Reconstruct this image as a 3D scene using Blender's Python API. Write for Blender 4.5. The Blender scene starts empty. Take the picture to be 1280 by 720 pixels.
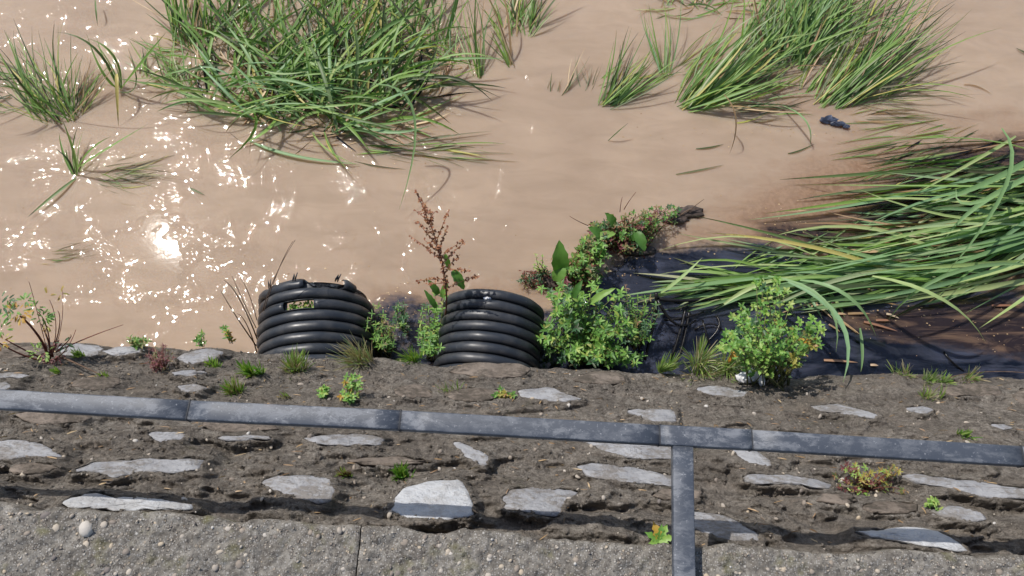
import bpy, math, random
import numpy as np
from mathutils import Vector, Matrix
random.seed(7); RNG = np.random.default_rng(7)
sc = bpy.context.scene
COL = sc.collection
R = math.radians

# ------------------------------------------------------------------ camera
PITCH, ROLL, FPX = 68.0, 2.2, 924.0
WATER = -3.2            # water level, relative to the lens; the lens stands at z = CAMZ
CAMZ = 1.65             # coping top is z = 0
WZ = CAMZ - 3.2         # water level in the scene
CAM = np.array([0.0, 0.0, CAMZ])
fwd = np.array([0, math.cos(R(PITCH)), -math.sin(R(PITCH))])
up0 = np.array([0, math.sin(R(PITCH)), math.cos(R(PITCH))])
rt0 = np.array([1.0, 0, 0])
right = math.cos(R(ROLL)) * rt0 + math.sin(R(ROLL)) * up0
upv = -math.sin(R(ROLL)) * rt0 + math.cos(R(ROLL)) * up0
cd = bpy.data.cameras.new('camera'); cam = bpy.data.objects.new('camera', cd); COL.objects.link(cam)
cd.sensor_width = 36; cd.lens = 36 * FPX / 1280; cd.clip_end = 500; cd.clip_start = 0.02
m = Matrix.Identity(4)
for i in range(3):
    m[i][0] = right[i]; m[i][1] = upv[i]; m[i][2] = -fwd[i]; m[i][3] = CAM[i]
cam.matrix_world = m
sc.camera = cam

def ray(px, py):
    d = (px - 640) * right + (360 - py) * upv + FPX * fwd
    return d / np.linalg.norm(d)
def at(px, py, z=WZ):
    "point at height z seen at pixel px,py of the 1280x720 photograph"
    d = ray(px, py); return Vector(CAM + d * ((z - CAMZ) / d[2]))

# ------------------------------------------------------------------ sky and sun
g = ray(215, 300); SUN = Vector((g[0], g[1], -g[2])).normalized()   # mirror direction of the glitter patch
w = bpy.data.worlds.new('World'); sc.world = w; w.use_nodes = True
nt = w.node_tree; sky = nt.nodes.new('ShaderNodeTexSky'); sky.sky_type = 'NISHITA'; sky.sun_disc = False
sky.sun_elevation = math.asin(SUN.z); sky.sun_rotation = math.atan2(SUN.x, SUN.y)
nt.links.new(sky.outputs[0], nt.nodes['Background'].inputs[0]); nt.nodes['Background'].inputs[1].default_value = 0.12
sl = bpy.data.lights.new('sun', 'SUN'); sl.energy = 4.2; sl.angle = R(0.5); sl.color = (1.0, 0.95, 0.88)
so = bpy.data.objects.new('sun', sl); COL.objects.link(so)
so.rotation_euler = SUN.to_track_quat('Z', 'Y').to_euler(); so.location = (-3, 3, 6)
sc.view_settings.view_transform = 'Standard'; sc.view_settings.look = 'None'
sc.view_settings.exposure = 0.0; sc.view_settings.gamma = 1.0

# ------------------------------------------------------------------ noise
def _hash(ix, iy, s):
    h = (ix * 374761393 + iy * 668265263 + s * 974634777) & 0xFFFFFFFF
    h = ((h ^ (h >> 13)) * 1274126177) & 0xFFFFFFFF
    return ((h ^ (h >> 16)) & 0xFFFF) / 65535.0
def vnoise(x, y, s=0):
    x = np.asarray(x, float); y = np.asarray(y, float)
    ix = np.floor(x).astype(np.int64); iy = np.floor(y).astype(np.int64)
    fx = x - ix; fy = y - iy; fx = fx * fx * (3 - 2 * fx); fy = fy * fy * (3 - 2 * fy)
    a = _hash(ix, iy, s); b = _hash(ix + 1, iy, s); c = _hash(ix, iy + 1, s); d = _hash(ix + 1, iy + 1, s)
    return (a + (b - a) * fx) * (1 - fy) + (c + (d - c) * fx) * fy
def fbm(x, y, s=0, o=4, gain=0.5):
    v = 0; a = 1; t = 0
    for k in range(o):
        v = v + a * vnoise(x * 2 ** k + 17.3 * k, y * 2 ** k - 9.1 * k, s + k); t += a; a *= gain
    return v / t
def sstep(a, b, x):
    t = np.clip((x - a) / (b - a), 0, 1); return t * t * (3 - 2 * t)

# ------------------------------------------------------------------ object helpers
def link(name, me, mat=None, parent=None):
    o = bpy.data.objects.new(name, me); COL.objects.link(o)
    if mat is not None and me is not None and not len(me.materials):
        for q in (mat if isinstance(mat, (list, tuple)) else [mat]): me.materials.append(q)
    if parent is not None: o.parent = parent
    return o
def tag(o, label=None, cat=None, group=None, kind=None):
    if label: o['label'] = label
    if cat: o['category'] = cat
    if group: o['group'] = group
    if kind: o['kind'] = kind
    return o
def empty(name, loc=(0, 0, 0)):
    o = bpy.data.objects.new(name, None); o.empty_display_size = 0.05; COL.objects.link(o); o.location = loc
    return o
class MB:
    def __init__(s): s.v = []; s.f = []; s.uv = []; s.mi = []
    def add(s, vs, fs, uvs=None, mi=0):
        n = len(s.v); s.v += [tuple(p) for p in vs]
        s.f += [tuple(i + n for i in f) for f in fs]
        s.uv += list(uvs) if uvs else [(0.5, 0.5)] * len(vs)
        s.mi += [mi] * len(fs)
    def mesh(s, name, smooth=True, origin=None):
        me = bpy.data.meshes.new(name)
        vs = s.v if origin is None else [(a[0] - origin[0], a[1] - origin[1], a[2] - origin[2]) for a in s.v]
        me.from_pydata(vs, [], s.f)
        uvl = me.uv_layers.new(name='UVMap')
        li = np.zeros(len(me.loops), np.int32); me.loops.foreach_get('vertex_index', li)
        uvl.data.foreach_set('uv', np.array(s.uv, np.float32)[li].ravel())
        me.polygons.foreach_set('material_index', np.array(s.mi, np.int32))
        if smooth: me.polygons.foreach_set('use_smooth', [True] * len(me.polygons))
        return me
    def build(s, name, mat, parent=None, smooth=True):
        "parts are children of an unrotated Empty: vertices are made local to it"
        org = parent.matrix_basis.translation if parent is not None else None
        if parent is not None and parent.parent is not None: org = org + parent.parent.matrix_basis.translation
        return link(name, s.mesh(name, smooth, org), mat, parent)
def grid_mesh(name, X, Y, Z, attrs=None, smooth=True, origin=None):
    r, c = X.shape
    co = np.stack([X, Y, Z], -1).reshape(-1, 3)
    if origin is not None: co = co - np.array(origin)
    idx = np.arange(r * c).reshape(r, c)
    q = np.stack([idx[:-1, :-1], idx[:-1, 1:], idx[1:, 1:], idx[1:, :-1]], -1).reshape(-1, 4)
    me = bpy.data.meshes.new(name)
    me.vertices.add(len(co)); me.vertices.foreach_set('co', co.ravel())
    me.loops.add(q.size); me.loops.foreach_set('vertex_index', q.ravel().astype(np.int32))
    me.polygons.add(len(q)); me.polygons.foreach_set('loop_start', np.arange(0, q.size, 4, dtype=np.int32))
    me.update(calc_edges=True)
    if smooth: me.polygons.foreach_set('use_smooth', np.ones(len(q), bool))
    for k, v in (attrs or {}).items():
        a = me.attributes.new(k, 'FLOAT', 'POINT'); a.data.foreach_set('value', v.astype(np.float32).ravel())
    me.update(); return me

def bez(p0, p1, p2, t): return p0 * (1 - t) ** 2 + p1 * (2 * t * (1 - t)) + p2 * t ** 2
def tube(mb, pts, r0, r1, n=5, cap=True):
    vs, fs, uv = [], [], []
    k = len(pts)
    for i, p in enumerate(pts):
        d = (pts[min(i + 1, k - 1)] - pts[max(i - 1, 0)]).normalized()
        a = d.cross(Vector((0.13, 0.31, 1))).normalized(); b = d.cross(a)
        rr = r0 + (r1 - r0) * i / (k - 1)
        for j in range(n):
            an = 2 * math.pi * j / n
            vs.append(p + (a * math.cos(an) + b * math.sin(an)) * rr); uv.append((j / n, i / (k - 1)))
    for i in range(k - 1):
        for j in range(n):
            fs.append((i * n + j, i * n + (j + 1) % n, (i + 1) * n + (j + 1) % n, (i + 1) * n + j))
    if cap: fs.append(tuple(range(n))[::-1]); fs.append(tuple((k - 1) * n + j for j in range(n)))
    mb.add(vs, fs, uv)
def blade(mb, p0, p1, p2, wid, seg=7, roll=0.0, fold=0.22, notch=0.5):
    "a strap leaf: folded ribbon along a bezier, tapering to a point"
    vs, fs, uv = [], [], []
    for i in range(seg + 1):
        t = i / seg; p = bez(p0, p1, p2, t)
        d = (bez(p0, p1, p2, min(1, t + .02)) - bez(p0, p1, p2, max(0, t - .02)))
        d = d.normalized() if d.length > 1e-9 else Vector((0, 0, 1))
        s = d.cross(Vector((0, 0, 1)))
        s = s.normalized() if s.length > .05 else Vector((1, 0, 0))
        nrm = s.cross(d)
        s2 = s * math.cos(roll + .5 * t * roll) + nrm * math.sin(roll + .5 * t * roll); n2 = s2.cross(d)
        ww = wid * (notch + (1 - notch) * min(1, t * 4)) * (1 - max(0, (t - .35) / .65) ** 2.0) * .5 + .0004
        vs += [p - s2 * ww, p + n2 * (-ww * fold * 2), p + s2 * ww]; uv += [(0, t), (.5, t), (1, t)]
    for i in range(seg):
        a = i * 3; fs += [(a, a + 1, a + 4, a + 3), (a + 1, a + 2, a + 5, a + 4)]
    mb.add(vs, fs, uv)
def leaf(mb, p, d, nrm, L, W, curl=0.15, lobes=0):
    d = d.normalized(); s = d.cross(nrm)
    s = s.normalized() if s.length > .01 else Vector((1, 0, 0)); n = s.cross(d)
    prof = [(0, .06), (.22, .75), (.5, 1.0), (.78, .62), (1.0, .02)] if not lobes else \
           [(0, .08), (.15, .7), (.28, .45), (.42, 1.0), (.56, .5), (.7, .8), (.84, .3), (1.0, .02)]
    vs, fs, uv = [], [], []
    for t, q in prof:
        c = p + d * (L * t) - n * (curl * L * t * t)
        h = W * .5 * q
        vs += [c - s * h + n * h * .35, c, c + s * h + n * h * .35]; uv += [(0, t), (.5, t), (1, t)]
    for i in range(len(prof) - 1):
        a = i * 3; fs += [(a, a + 1, a + 4, a + 3), (a + 1, a + 2, a + 5, a + 4)]
    mb.add(vs, fs, uv)
def rv(a=1.0): return Vector((random.uniform(-a, a), random.uniform(-a, a), random.uniform(-a, a)))
def U(a, b): return random.uniform(a, b)

# ------------------------------------------------------------------ materials
class NT:
    def __init__(s, name):
        s.m = bpy.data.materials.new(name); s.m.use_nodes = True; s.t = s.m.node_tree; s.b = s.t.nodes['Principled BSDF']
        s.out = s.t.nodes['Material Output']
    def n(s, typ, **kw):
        q = s.t.nodes.new(typ)
        for k, v in kw.items():
            if k in q.inputs.keys() if isinstance(k, str) else False: pass
            setattr(q, k, v)
        return q
    def l(s, a, b): s.t.links.new(a, b)
    def coord(s, kind='Object'):
        return s.n('ShaderNodeTexCoord').outputs[kind]
    def pos(s): return s.n('ShaderNodeNewGeometry').outputs['Position']
    def noise(s, vec, scale, detail=4, rough=.55, stretch=None, dist=0):
        if stretch:
            mp = s.n('ShaderNodeMapping'); mp.inputs['Scale'].default_value = stretch; s.l(vec, mp.inputs[0]); vec = mp.outputs[0]
        q = s.n('ShaderNodeTexNoise'); q.inputs['Scale'].default_value = scale; q.inputs['Detail'].default_value = detail
        q.inputs['Roughness'].default_value = rough; q.inputs['Distortion'].default_value = dist
        s.l(vec, q.inputs['Vector']); return q.outputs['Fac']
    def ramp(s, fac, stops, interp='LINEAR'):
        q = s.n('ShaderNodeValToRGB'); cr = q.color_ramp; cr.interpolation = interp
        while len(cr.elements) < len(stops): cr.elements.new(.5)
        for e, (p, c) in zip(cr.elements, stops):
            e.position = p; e.color = (c[0], c[1], c[2], 1) if not isinstance(c, (int, float)) else (c, c, c, 1)
        s.l(fac, q.inputs[0]); return q.outputs[0]
    def mix(s, fac, a, b, mode='MIX'):
        q = s.n('ShaderNodeMix'); q.data_type = 'RGBA'; q.blend_type = mode
        for sock, v in ((q.inputs[0], fac), (q.inputs[6], a), (q.inputs[7], b)):
            if isinstance(v, (int, float)): sock.default_value = v
            elif isinstance(v, tuple): sock.default_value = (*v, 1)
            else: s.l(v, sock)
        return q.outputs[2]
    def math(s, op, a, b=None, clamp=False):
        q = s.n('ShaderNodeMath'); q.operation = op; q.use_clamp = clamp
        for sock, v in ((q.inputs[0], a), (q.inputs[1], b)):
            if v is None: continue
            if isinstance(v, (int, float)): sock.default_value = v
            else: s.l(v, sock)
        return q.outputs[0]
    def attr(s, name):
        q = s.n('ShaderNodeAttribute'); q.attribute_name = name; return q.outputs['Fac']
    def bump(s, h, strength=.3, dist=.01, prev=None):
        q = s.n('ShaderNodeBump'); q.inputs['Strength'].default_value = strength; q.inputs['Distance'].default_value = dist
        s.l(h, q.inputs['Height'])
        if prev is not None: s.l(prev, q.inputs['Normal'])
        return q.outputs[0]
    def set(s, base=None, rough=None, spec=None, normal=None, ior=None):
        for k, v in (('Base Color', base), ('Roughness', rough), ('Specular IOR Level', spec), ('Normal', normal), ('IOR', ior)):
            if v is None: continue
            if isinstance(v, (int, float)): s.b.inputs[k].default_value = v
            elif isinstance(v, tuple): s.b.inputs[k].default_value = (*v, 1)
            else: s.l(v, s.b.inputs[k])
        return s.m

def foliage_mat(name, stops, tip=None, rough=.48, trans=.35, tip_at=.8, spec=.5):
    k = NT(name)
    isl = k.n('ShaderNodeNewGeometry').outputs['Random Per Island']; ob = k.n('ShaderNodeObjectInfo').outputs['Random']
    r = k.math('FRACT', k.math('ADD', isl, k.math('MULTIPLY', ob, 3.7)))
    c = k.ramp(r, stops)
    uvn = k.n('ShaderNodeTexCoord').outputs['UV']; sp = k.n('ShaderNodeSeparateXYZ'); k.l(uvn, sp.inputs[0])
    nz = k.noise(k.pos(), 60, 3)
    c = k.mix(k.math('MULTIPLY', nz, .5), c, k.mix(1.0, c, (.55, .6, .4), 'MULTIPLY'))
    if tip:
        f = k.ramp(k.math('ADD', sp.outputs[1], k.math('MULTIPLY', k.math('SUBTRACT', nz, .5), .35)), [(tip_at, 0.0), (min(1, tip_at + .15), 1.0)])
        c = k.mix(k.math('MULTIPLY', f, .8), c, tip)
    k.set(base=c, rough=rough, spec=spec)
    tr = k.n('ShaderNodeBsdfTranslucent'); k.l(k.mix(1.0, c, (1.0, 1.15, .5), 'MULTIPLY'), tr.inputs[0])
    mx = k.n('ShaderNodeMixShader'); mx.inputs[0].default_value = trans
    k.l(k.b.outputs[0], mx.inputs[1]); k.l(tr.outputs[0], mx.inputs[2]); k.l(mx.outputs[0], k.out.inputs[0])
    return k.m

M = {}
M['reed'] = foliage_mat('reed_green', [(0, (0.153, 0.284, 0.067)), (.35, (0.250, 0.411, 0.091)), (.6, (0.348, 0.509, 0.167)), (.85, (0.217, 0.371, 0.125)), (.94, (0.522, 0.530, 0.133)), (1, (0.739, 0.588, 0.233))], tip=(.14, .11, .05))
M['reed_bright'] = foliage_mat('reed_bright', [(0, (0.195, 0.340, 0.147)), (.4, (0.308, 0.480, 0.220)), (.7, (0.260, 0.432, 0.238)), (.9, (0.455, 0.587, 0.238)), (1, (0.535, 0.618, 0.293))], tip=(.22, .24, .10), tip_at=.9)
M['reed_pale'] = foliage_mat('reed_pale', [(0, (.30, .42, .24)), (.5, (.40, .50, .27)), (.8, (.48, .54, .34)), (1, (.55, .52, .34))], tip=(.4, .38, .22), tip_at=.9)
M['reed_dark'] = foliage_mat('reed_dark', [(0, (0.059, 0.085, 0.036)), (.4, (0.126, 0.169, 0.065)), (.7, (0.186, 0.287, 0.114)), (1, (0.119, 0.111, 0.073))], tip=(.05, .04, .03))
M['reed_mud'] = foliage_mat('reed_silted', [(0, (.22, .22, .13)), (.5, (.19, .22, .12)), (1, (.28, .25, .17))], tip=(.3, .24, .17), tip_at=.5)
M['straw'] = foliage_mat('dead_straw', [(0, (0.250, 0.144, 0.076)), (.4, (0.499, 0.331, 0.179)), (.7, (0.374, 0.230, 0.138)), (1, (0.718, 0.532, 0.330))], trans=.1)
M['straw_pale'] = foliage_mat('bleached_straw', [(0, (.36, .27, .17)), (.5, (.52, .42, .28)), (1, (.62, .54, .38))], trans=.2)
M['straw_red'] = foliage_mat('red_straw', [(0, (0.280, 0.130, 0.080)), (.6, (0.420, 0.240, 0.150)), (1, (0.550, 0.420, 0.300))], trans=.1)
M['leaf'] = foliage_mat('leaf_green', [(0, (0.070, 0.187, 0.035)), (.4, (0.142, 0.307, 0.059)), (.75, (0.218, 0.414, 0.093)), (.93, (0.282, 0.454, 0.104)), (1, (0.342, 0.349, 0.077))], trans=.3)
M['leaf_light'] = foliage_mat('leaf_light', [(0, (0.137, 0.316, 0.068)), (.4, (0.211, 0.430, 0.081)), (.75, (0.312, 0.518, 0.108)), (.93, (0.447, 0.530, 0.122)), (1, (0.332, 0.330, 0.090))], trans=.3)
M['leaf_lime'] = foliage_mat('leaf_lime', [(0, (0.230, 0.408, 0.090)), (.5, (0.344, 0.531, 0.135)), (1, (0.482, 0.556, 0.180))], trans=.3)
M['leaf_olive'] = foliage_mat('leaf_olive', [(0, (0.081, 0.130, 0.045)), (.4, (0.189, 0.234, 0.075)), (.7, (0.297, 0.247, 0.105)), (1, (0.338, 0.156, 0.090))], trans=.25)
M['leaf_red'] = foliage_mat('leaf_red', [(0, (.10, .03, .035)), (.5, (.20, .05, .06)), (.8, (.30, .10, .10)), (1, (.18, .16, .05))], trans=.25)
M['leaf_orange'] = foliage_mat('leaf_orange', [(0, (.50, .22, .03)), (.5, (.58, .34, .05)), (1, (.55, .42, .10))], trans=.3)
M['leaf_yellow'] = foliage_mat('leaf_yellow', [(0, (.38, .36, .07)), (.6, (.48, .42, .10)), (1, (.45, .24, .10))], trans=.3)
M['leaf_dark'] = foliage_mat('leaf_dark', [(0, (0.043, 0.117, 0.048)), (.6, (0.076, 0.176, 0.068)), (1, (0.054, 0.047, 0.027))], trans=.2)
M['seed'] = foliage_mat('dock_seed', [(0, (0.208, 0.075, 0.038)), (.6, (0.352, 0.135, 0.068)), (1, (0.448, 0.225, 0.105))], trans=.1)
def simple(name, c0, c1, rough=.7, scale=40, spec=.3, b=.3):
    k = NT(name); n = k.noise(k.coord(), scale, 5)
    return k.set(base=k.mix(k.ramp(n, [(.35, 0.0), (.65, 1.0)]), c0, c1), rough=rough, spec=spec, normal=k.bump(n, b, .004))
M['twig'] = simple('twig_brown', (.09, .055, .035), (.17, .11, .075))
M['twig_red'] = simple('twig_red', (.13, .035, .03), (.20, .08, .05))
M['twig_black'] = simple('wet_stick', (.006, .006, .007), (.02, .018, .018), rough=.25)
M['stem'] = simple('green_stem', (.11, .14, .05), (.20, .18, .08))
M['white'] = simple('white_plastic', (.70, .70, .70), (.85, .85, .86), rough=.5, b=.2)
M['rag'] = simple('dark_plastic', (.03, .035, .055), (.10, .12, .18), rough=.3)
M['clod'] = simple('dark_clod', (.03, .022, .02), (.12, .09, .075), scale=25, b=.8)

# water ------------------------------------------------------------
k = NT('muddy_water'); P = k.pos()
n1 = k.noise(P, 1.3, 5, .6, stretch=(1, 1.6, 1), dist=.4); n2 = k.noise(P, 7, 5, .6, stretch=(.5, 1.6, 1), dist=.6)
tan = k.mix(k.ramp(n1, [(.3, 0.0), (.7, 1.0)]), (.365, .27, .195), (.445, .335, .243))
tan = k.mix(k.math('MULTIPLY', k.ramp(n2, [(.42, 0.0), (.72, 1.0)]), .5), tan, (.29, .215, .15))
nd = k.noise(P, 9, 6, .62, stretch=(.7, 1.5, 1), dist=.8); nf = k.noise(P, 45, 4, .6)
wob = k.math('ADD', k.math('MULTIPLY', k.math('SUBTRACT', nd, .5), .55), k.math('MULTIPLY', k.math('SUBTRACT', nf, .5), .3))
rust = k.ramp(k.math('ADD', k.attr('rust'), wob), [(.3, 0.0), (.75, 1.0)])
oil = k.ramp(k.math('ADD', k.attr('oil'), wob), [(.35, 0.0), (.62, 1.0)])
brown = k.ramp(k.math('ADD', k.attr('brown'), k.math('MULTIPLY', wob, 1.4)), [(.35, 0.0), (.8, 1.0)])
c = k.mix(k.math('MULTIPLY', rust, .85), tan, k.mix(k.ramp(nf, [(.4, 0.0), (.6, 1.0)]), (.21, .12, .07), (.30, .19, .12)))
dark = k.mix(k.ramp(k.noise(P, 5, 5, .6, stretch=(.5, 2.2, 1), dist=1.2), [(.38, 0.0), (.66, 1.0)]), (.006, .008, .015), (.062, .068, .098))  # near-black oily pool; blue-grey streaks put the sky's reflection into the colour
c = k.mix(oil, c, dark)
c = k.mix(brown, c, k.mix(k.ramp(k.noise(P, 6, 5, .6, stretch=(.4, 2.5, 1), dist=1.5), [(.46, 0.0), (.66, 1.0)]), (.026, .018, .019), (.17, .108, .072)))
w1 = k.noise(P, 11, 2, .5, stretch=(1, 1.3, 1), dist=.6); w2 = k.noise(P, 50, 2, .5, stretch=(1, 1.2, 1)); w3 = k.noise(P, 110, 1, .5)
wm = k.ramp(k.noise(P, 4.5, 3, .55), [(.50, .02), (.66, 1.0)])
bp = k.bump(k.math('MULTIPLY', w1, wm), 1.0, .0110); bp = k.bump(k.math('MULTIPLY', w2, wm), 1.0, .0034, bp); bp = k.bump(k.math('MULTIPLY', w3, wm), 1.0, .0005, bp)
M['water'] = k.set(base=c, rough=.6, ior=1.33, spec=0.0)
k.b.inputs['Subsurface Weight'].default_value = .8; k.b.inputs['Subsurface Scale'].default_value = .12; k.b.inputs['Subsurface Radius'].default_value = (1, .75, .5)
k.b.inputs['Coat Weight'].default_value = .65; k.b.inputs['Coat Roughness'].default_value = .030; k.b.inputs['Coat IOR'].default_value = 1.5
k.l(bp, k.b.inputs['Coat Normal'])

# wall -------------------------------------------------------------
k = NT('mossy_mortar'); P = k.pos()
a = k.noise(P, 7, 6, .62, stretch=(.6, 1.4, .8)); b_ = k.noise(P, 38, 6, .75); c_ = k.noise(P, 150, 5, .8)
col = k.mix(k.ramp(a, [(.35, 0.0), (.65, 1.0)]), (.33, .287, .243), (.53, .475, .41))
col = k.mix(k.ramp(b_, [(.42, 0.0), (.62, 1.0)]), col, (.205, .178, .152))
pale = k.ramp(k.math('ADD', k.noise(P, 12, 6, .65, stretch=(.4, 1.5, 1)), k.math('MULTIPLY', k.math('SUBTRACT', b_, .5), .3)), [(.55, 0.0), (.64, 1.0)])
col = k.mix(k.math('MULTIPLY', pale, .8), col, (.42, .36, .30))
moss = k.ramp(k.noise(P, 5.1, 6, .7, dist=.4), [(.60, 0.0), (.72, 1.0)])
col = k.mix(k.math('MULTIPLY', moss, .5), col, (.12, .12, .06))
col = k.mix(k.ramp(c_, [(.3, .6), (.6, 0.0)]), col, (.06, .052, .043))
col = k.mix(k.ramp(c_, [(.62, 0.0), (.72, .8)]), col, (.42, .37, .31))
bp = k.bump(b_, 1.0, .05); bp = k.bump(c_, 1.0, .02, bp)
M['mortar'] = k.set(base=col, rough=.95, spec=.1, normal=bp)
def stone_mat(name, c0, c1, blot, amt):
    k = NT(name); P = k.pos()
    a = k.noise(P, 14, 6, .65); b_ = k.noise(P, 80, 6, .7, stretch=(.6, 1, 1)); d = k.noise(P, 9, 5, .6)
    rnd = k.n('ShaderNodeObjectInfo').outputs['Random']
    col = k.mix(k.ramp(a, [(.35, 0.0), (.65, 1.0)]), c0, c1)
    col = k.mix(k.math('MULTIPLY', k.ramp(k.math('ADD', k.math('MULTIPLY', b_, .5), k.math('MULTIPLY', d, .5)), [(.475, 0.0), (.57, 1.0)]), amt), col, blot)
    col = k.mix(k.math('MULTIPLY', rnd, .35), col, k.mix(1.0, col, (.75, .76, .78), 'MULTIPLY'))
    bp = k.bump(a, 1.0, .02); bp = k.bump(b_, 1.0, .007, bp)
    return k.set(base=col, rough=.8, spec=.25, normal=bp)
M['stone_pale'] = stone_mat('pale_limestone', (.30, .30, .315), (.43, .43, .44), (.20, .175, .15), .75)
M['stone_bright'] = stone_mat('bright_limestone', (.50, .51, .53), (.62, .63, .64), (.36, .34, .32), .5)
M['stone_brown'] = stone_mat('brown_stone', (.16, .13, .105), (.28, .23, .19), (.09, .075, .06), .9)
# concrete
k = NT('aggregate_concrete'); P = k.pos()
a = k.noise(P, 14, 7, .7); b_ = k.noise(P, 60, 6, .78); 
v = k.n('ShaderNodeTexVoronoi'); v.inputs['Scale'].default_value = 105; k.l(P, v.inputs['Vector'])
v2 = k.n('ShaderNodeTexVoronoi'); v2.inputs['Scale'].default_value = 240; k.l(P, v2.inputs['Vector'])
col = k.mix(k.ramp(a, [(.35, 0.0), (.65, 1.0)]), (.175, .158, .136), (.36, .335, .295))
col = k.mix(k.ramp(b_, [(.45, 0.0), (.62, .8)]), col, (.09, .08, .07))
sp = k.n('ShaderNodeSeparateXYZ'); k.l(v.outputs['Color'], sp.inputs[0])
peb = k.math('MULTIPLY', k.ramp(v.outputs['Distance'], [(.28, 1.0), (.42, 0.0)]), k.ramp(sp.outputs[0], [(.45, 0.0), (.5, 1.0)]))
pc = k.ramp(sp.outputs[1], [(0, (.10, .09, .085)), (.3, (.30, .26, .22)), (.6, (.42, .40, .37)), (.85, (.33, .27, .2)), (1, (.62, .6, .56))])
col = k.mix(k.math('MULTIPLY', peb, .8), col, pc)
sp2 = k.n('ShaderNodeSeparateXYZ'); k.l(v2.outputs['Color'], sp2.inputs[0])
col = k.mix(k.math('MULTIPLY', k.ramp(v2.outputs['Distance'], [(.3, .8), (.45, 0.0)]), k.ramp(sp2.outputs[0], [(.6, 0.0), (.62, 1.0)])), col, (.45, .43, .40))
lich = k.ramp(k.noise(P, 11, 4, .6), [(.56, 0.0), (.70, .6)])
col = k.mix(lich, col, (.20, .19, .07))
bp = k.bump(peb, .9, .005); bp = k.bump(b_, .9, .01, bp)
M['concrete'] = k.set(base=col, rough=.9, spec=.15, normal=bp)
k = NT('pebble'); r = k.n('ShaderNodeObjectInfo').outputs['Random']; isl = k.n('ShaderNodeNewGeometry').outputs['Random Per Island']
M['pebble'] = k.set(base=k.ramp(k.math('FRACT', k.math('ADD', r, isl)), [(0, (.16, .14, .13)), (.3, (.30, .25, .20)), (.55, (.42, .38, .33)), (.8, (.45, .37, .27)), (1, (.52, .50, .47))]), rough=.7, spec=.3,
                    normal=k.bump(k.noise(k.pos(), 120, 4), .4, .003))
# metal rail
k = NT('weathered_grey_metal'); P = k.pos()
a = k.noise(P, 34, 8, .78, stretch=(.5, 1, 1), dist=.3); b_ = k.noise(P, 9, 5, .6, stretch=(.4, 1, 1)); s_ = k.noise(P, 130, 3, .7)
f = k.math('MULTIPLY', k.ramp(a, [(.47, 0.0), (.57, 1.0)]), k.ramp(b_, [(.38, .25), (.55, 1.0)]))
col = k.mix(k.math('MULTIPLY', f, .42), (.060, .070, .090), (.32, .33, .35))
col = k.mix(k.ramp(s_, [(.62, 0.0), (.74, .6)]), col, (.42, .43, .45))
col = k.mix(k.ramp(k.noise(P, 5, 4), [(.68, 0.0), (.78, .5)]), col, (.28, .19, .15))
M['metal'] = k.set(base=col, rough=k.ramp(a, [(.3, .42), (.7, .65)]), spec=.5, normal=k.bump(a, .12, .003))
k = NT('dark_gap'); M['gap'] = k.set(base=(.03, .032, .038), rough=.7)
# pipe plastic
k = NT('black_plastic'); P = k.pos(); a = k.noise(P, 10, 6, .65); s_ = k.noise(P, 160, 3, .7); b_ = k.noise(P, 45, 5, .7, stretch=(.4, 1, 1))
col = k.mix(k.math('MULTIPLY', k.ramp(a, [(.46, 0.0), (.74, 1.0)]), .55), (.024, .028, .036), (.115, .110, .105))
col = k.mix(k.ramp(s_, [(.68, 0.0), (.75, .6)]), col, (.22, .21, .2))
M['pipe'] = k.set(base=col, rough=k.ramp(b_, [(.3, .30), (.7, .5)]), spec=.5, normal=k.bump(b_, .15, .003))
k = NT('mud'); M['mud'] = k.set(base=k.ramp(k.noise(k.pos(), 20, 6, .7), [(.35, (.05, .035, .026)), (.65, (.15, .11, .08))]), rough=.8, normal=k.bump(k.noise(k.pos(), 60, 5), .8, .01))

# ------------------------------------------------------------------ wall geometry (height field in plan)
cop_px = [(-700, 600), (0, 632), (250, 647), (450, 656), (640, 668), (840, 681), (1280, 697), (2000, 730)]
cop_w = [at(x, y, 0.0) for x, y in cop_px]
BROW = -1.2
brow_px = [(-600, 416), (0, 431), (200, 433), (320, 439), (470, 446), (560, 457), (640, 459), (700, 462), (900, 465), (1000, 474), (1100, 466), (1280, 471), (1900, 490)]
brow_w = [at(x, y, BROW) for x, y in brow_px]
def yc(x): return np.interp(x, [p.x for p in cop_w], [p.y for p in cop_w])
def yb(x): return np.interp(x, [p.x for p in brow_w], [p.y for p in brow_w]) + .020 * (fbm(x * 7, x * 0 + 3, 61, 5, .6) - .5) * 2
ZT = -0.23
def zbase(x, y):
    t = (y - yc(x)) / (yb(x) - yc(x)); return ZT + (BROW - ZT) * t
def wall0(px, py):
    "point on the smooth wall slope at a pixel"
    d = ray(px, py); s = np.linspace(1.2, 8, 1600); X = CAM[0] + d[0] * s; Y = CAM[1] + d[1] * s; Z = CAM[2] + d[2] * s
    i = int(np.argmax(Z < zbase(X, Y))); return np.array([X[i], Y[i], Z[i]])

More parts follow.
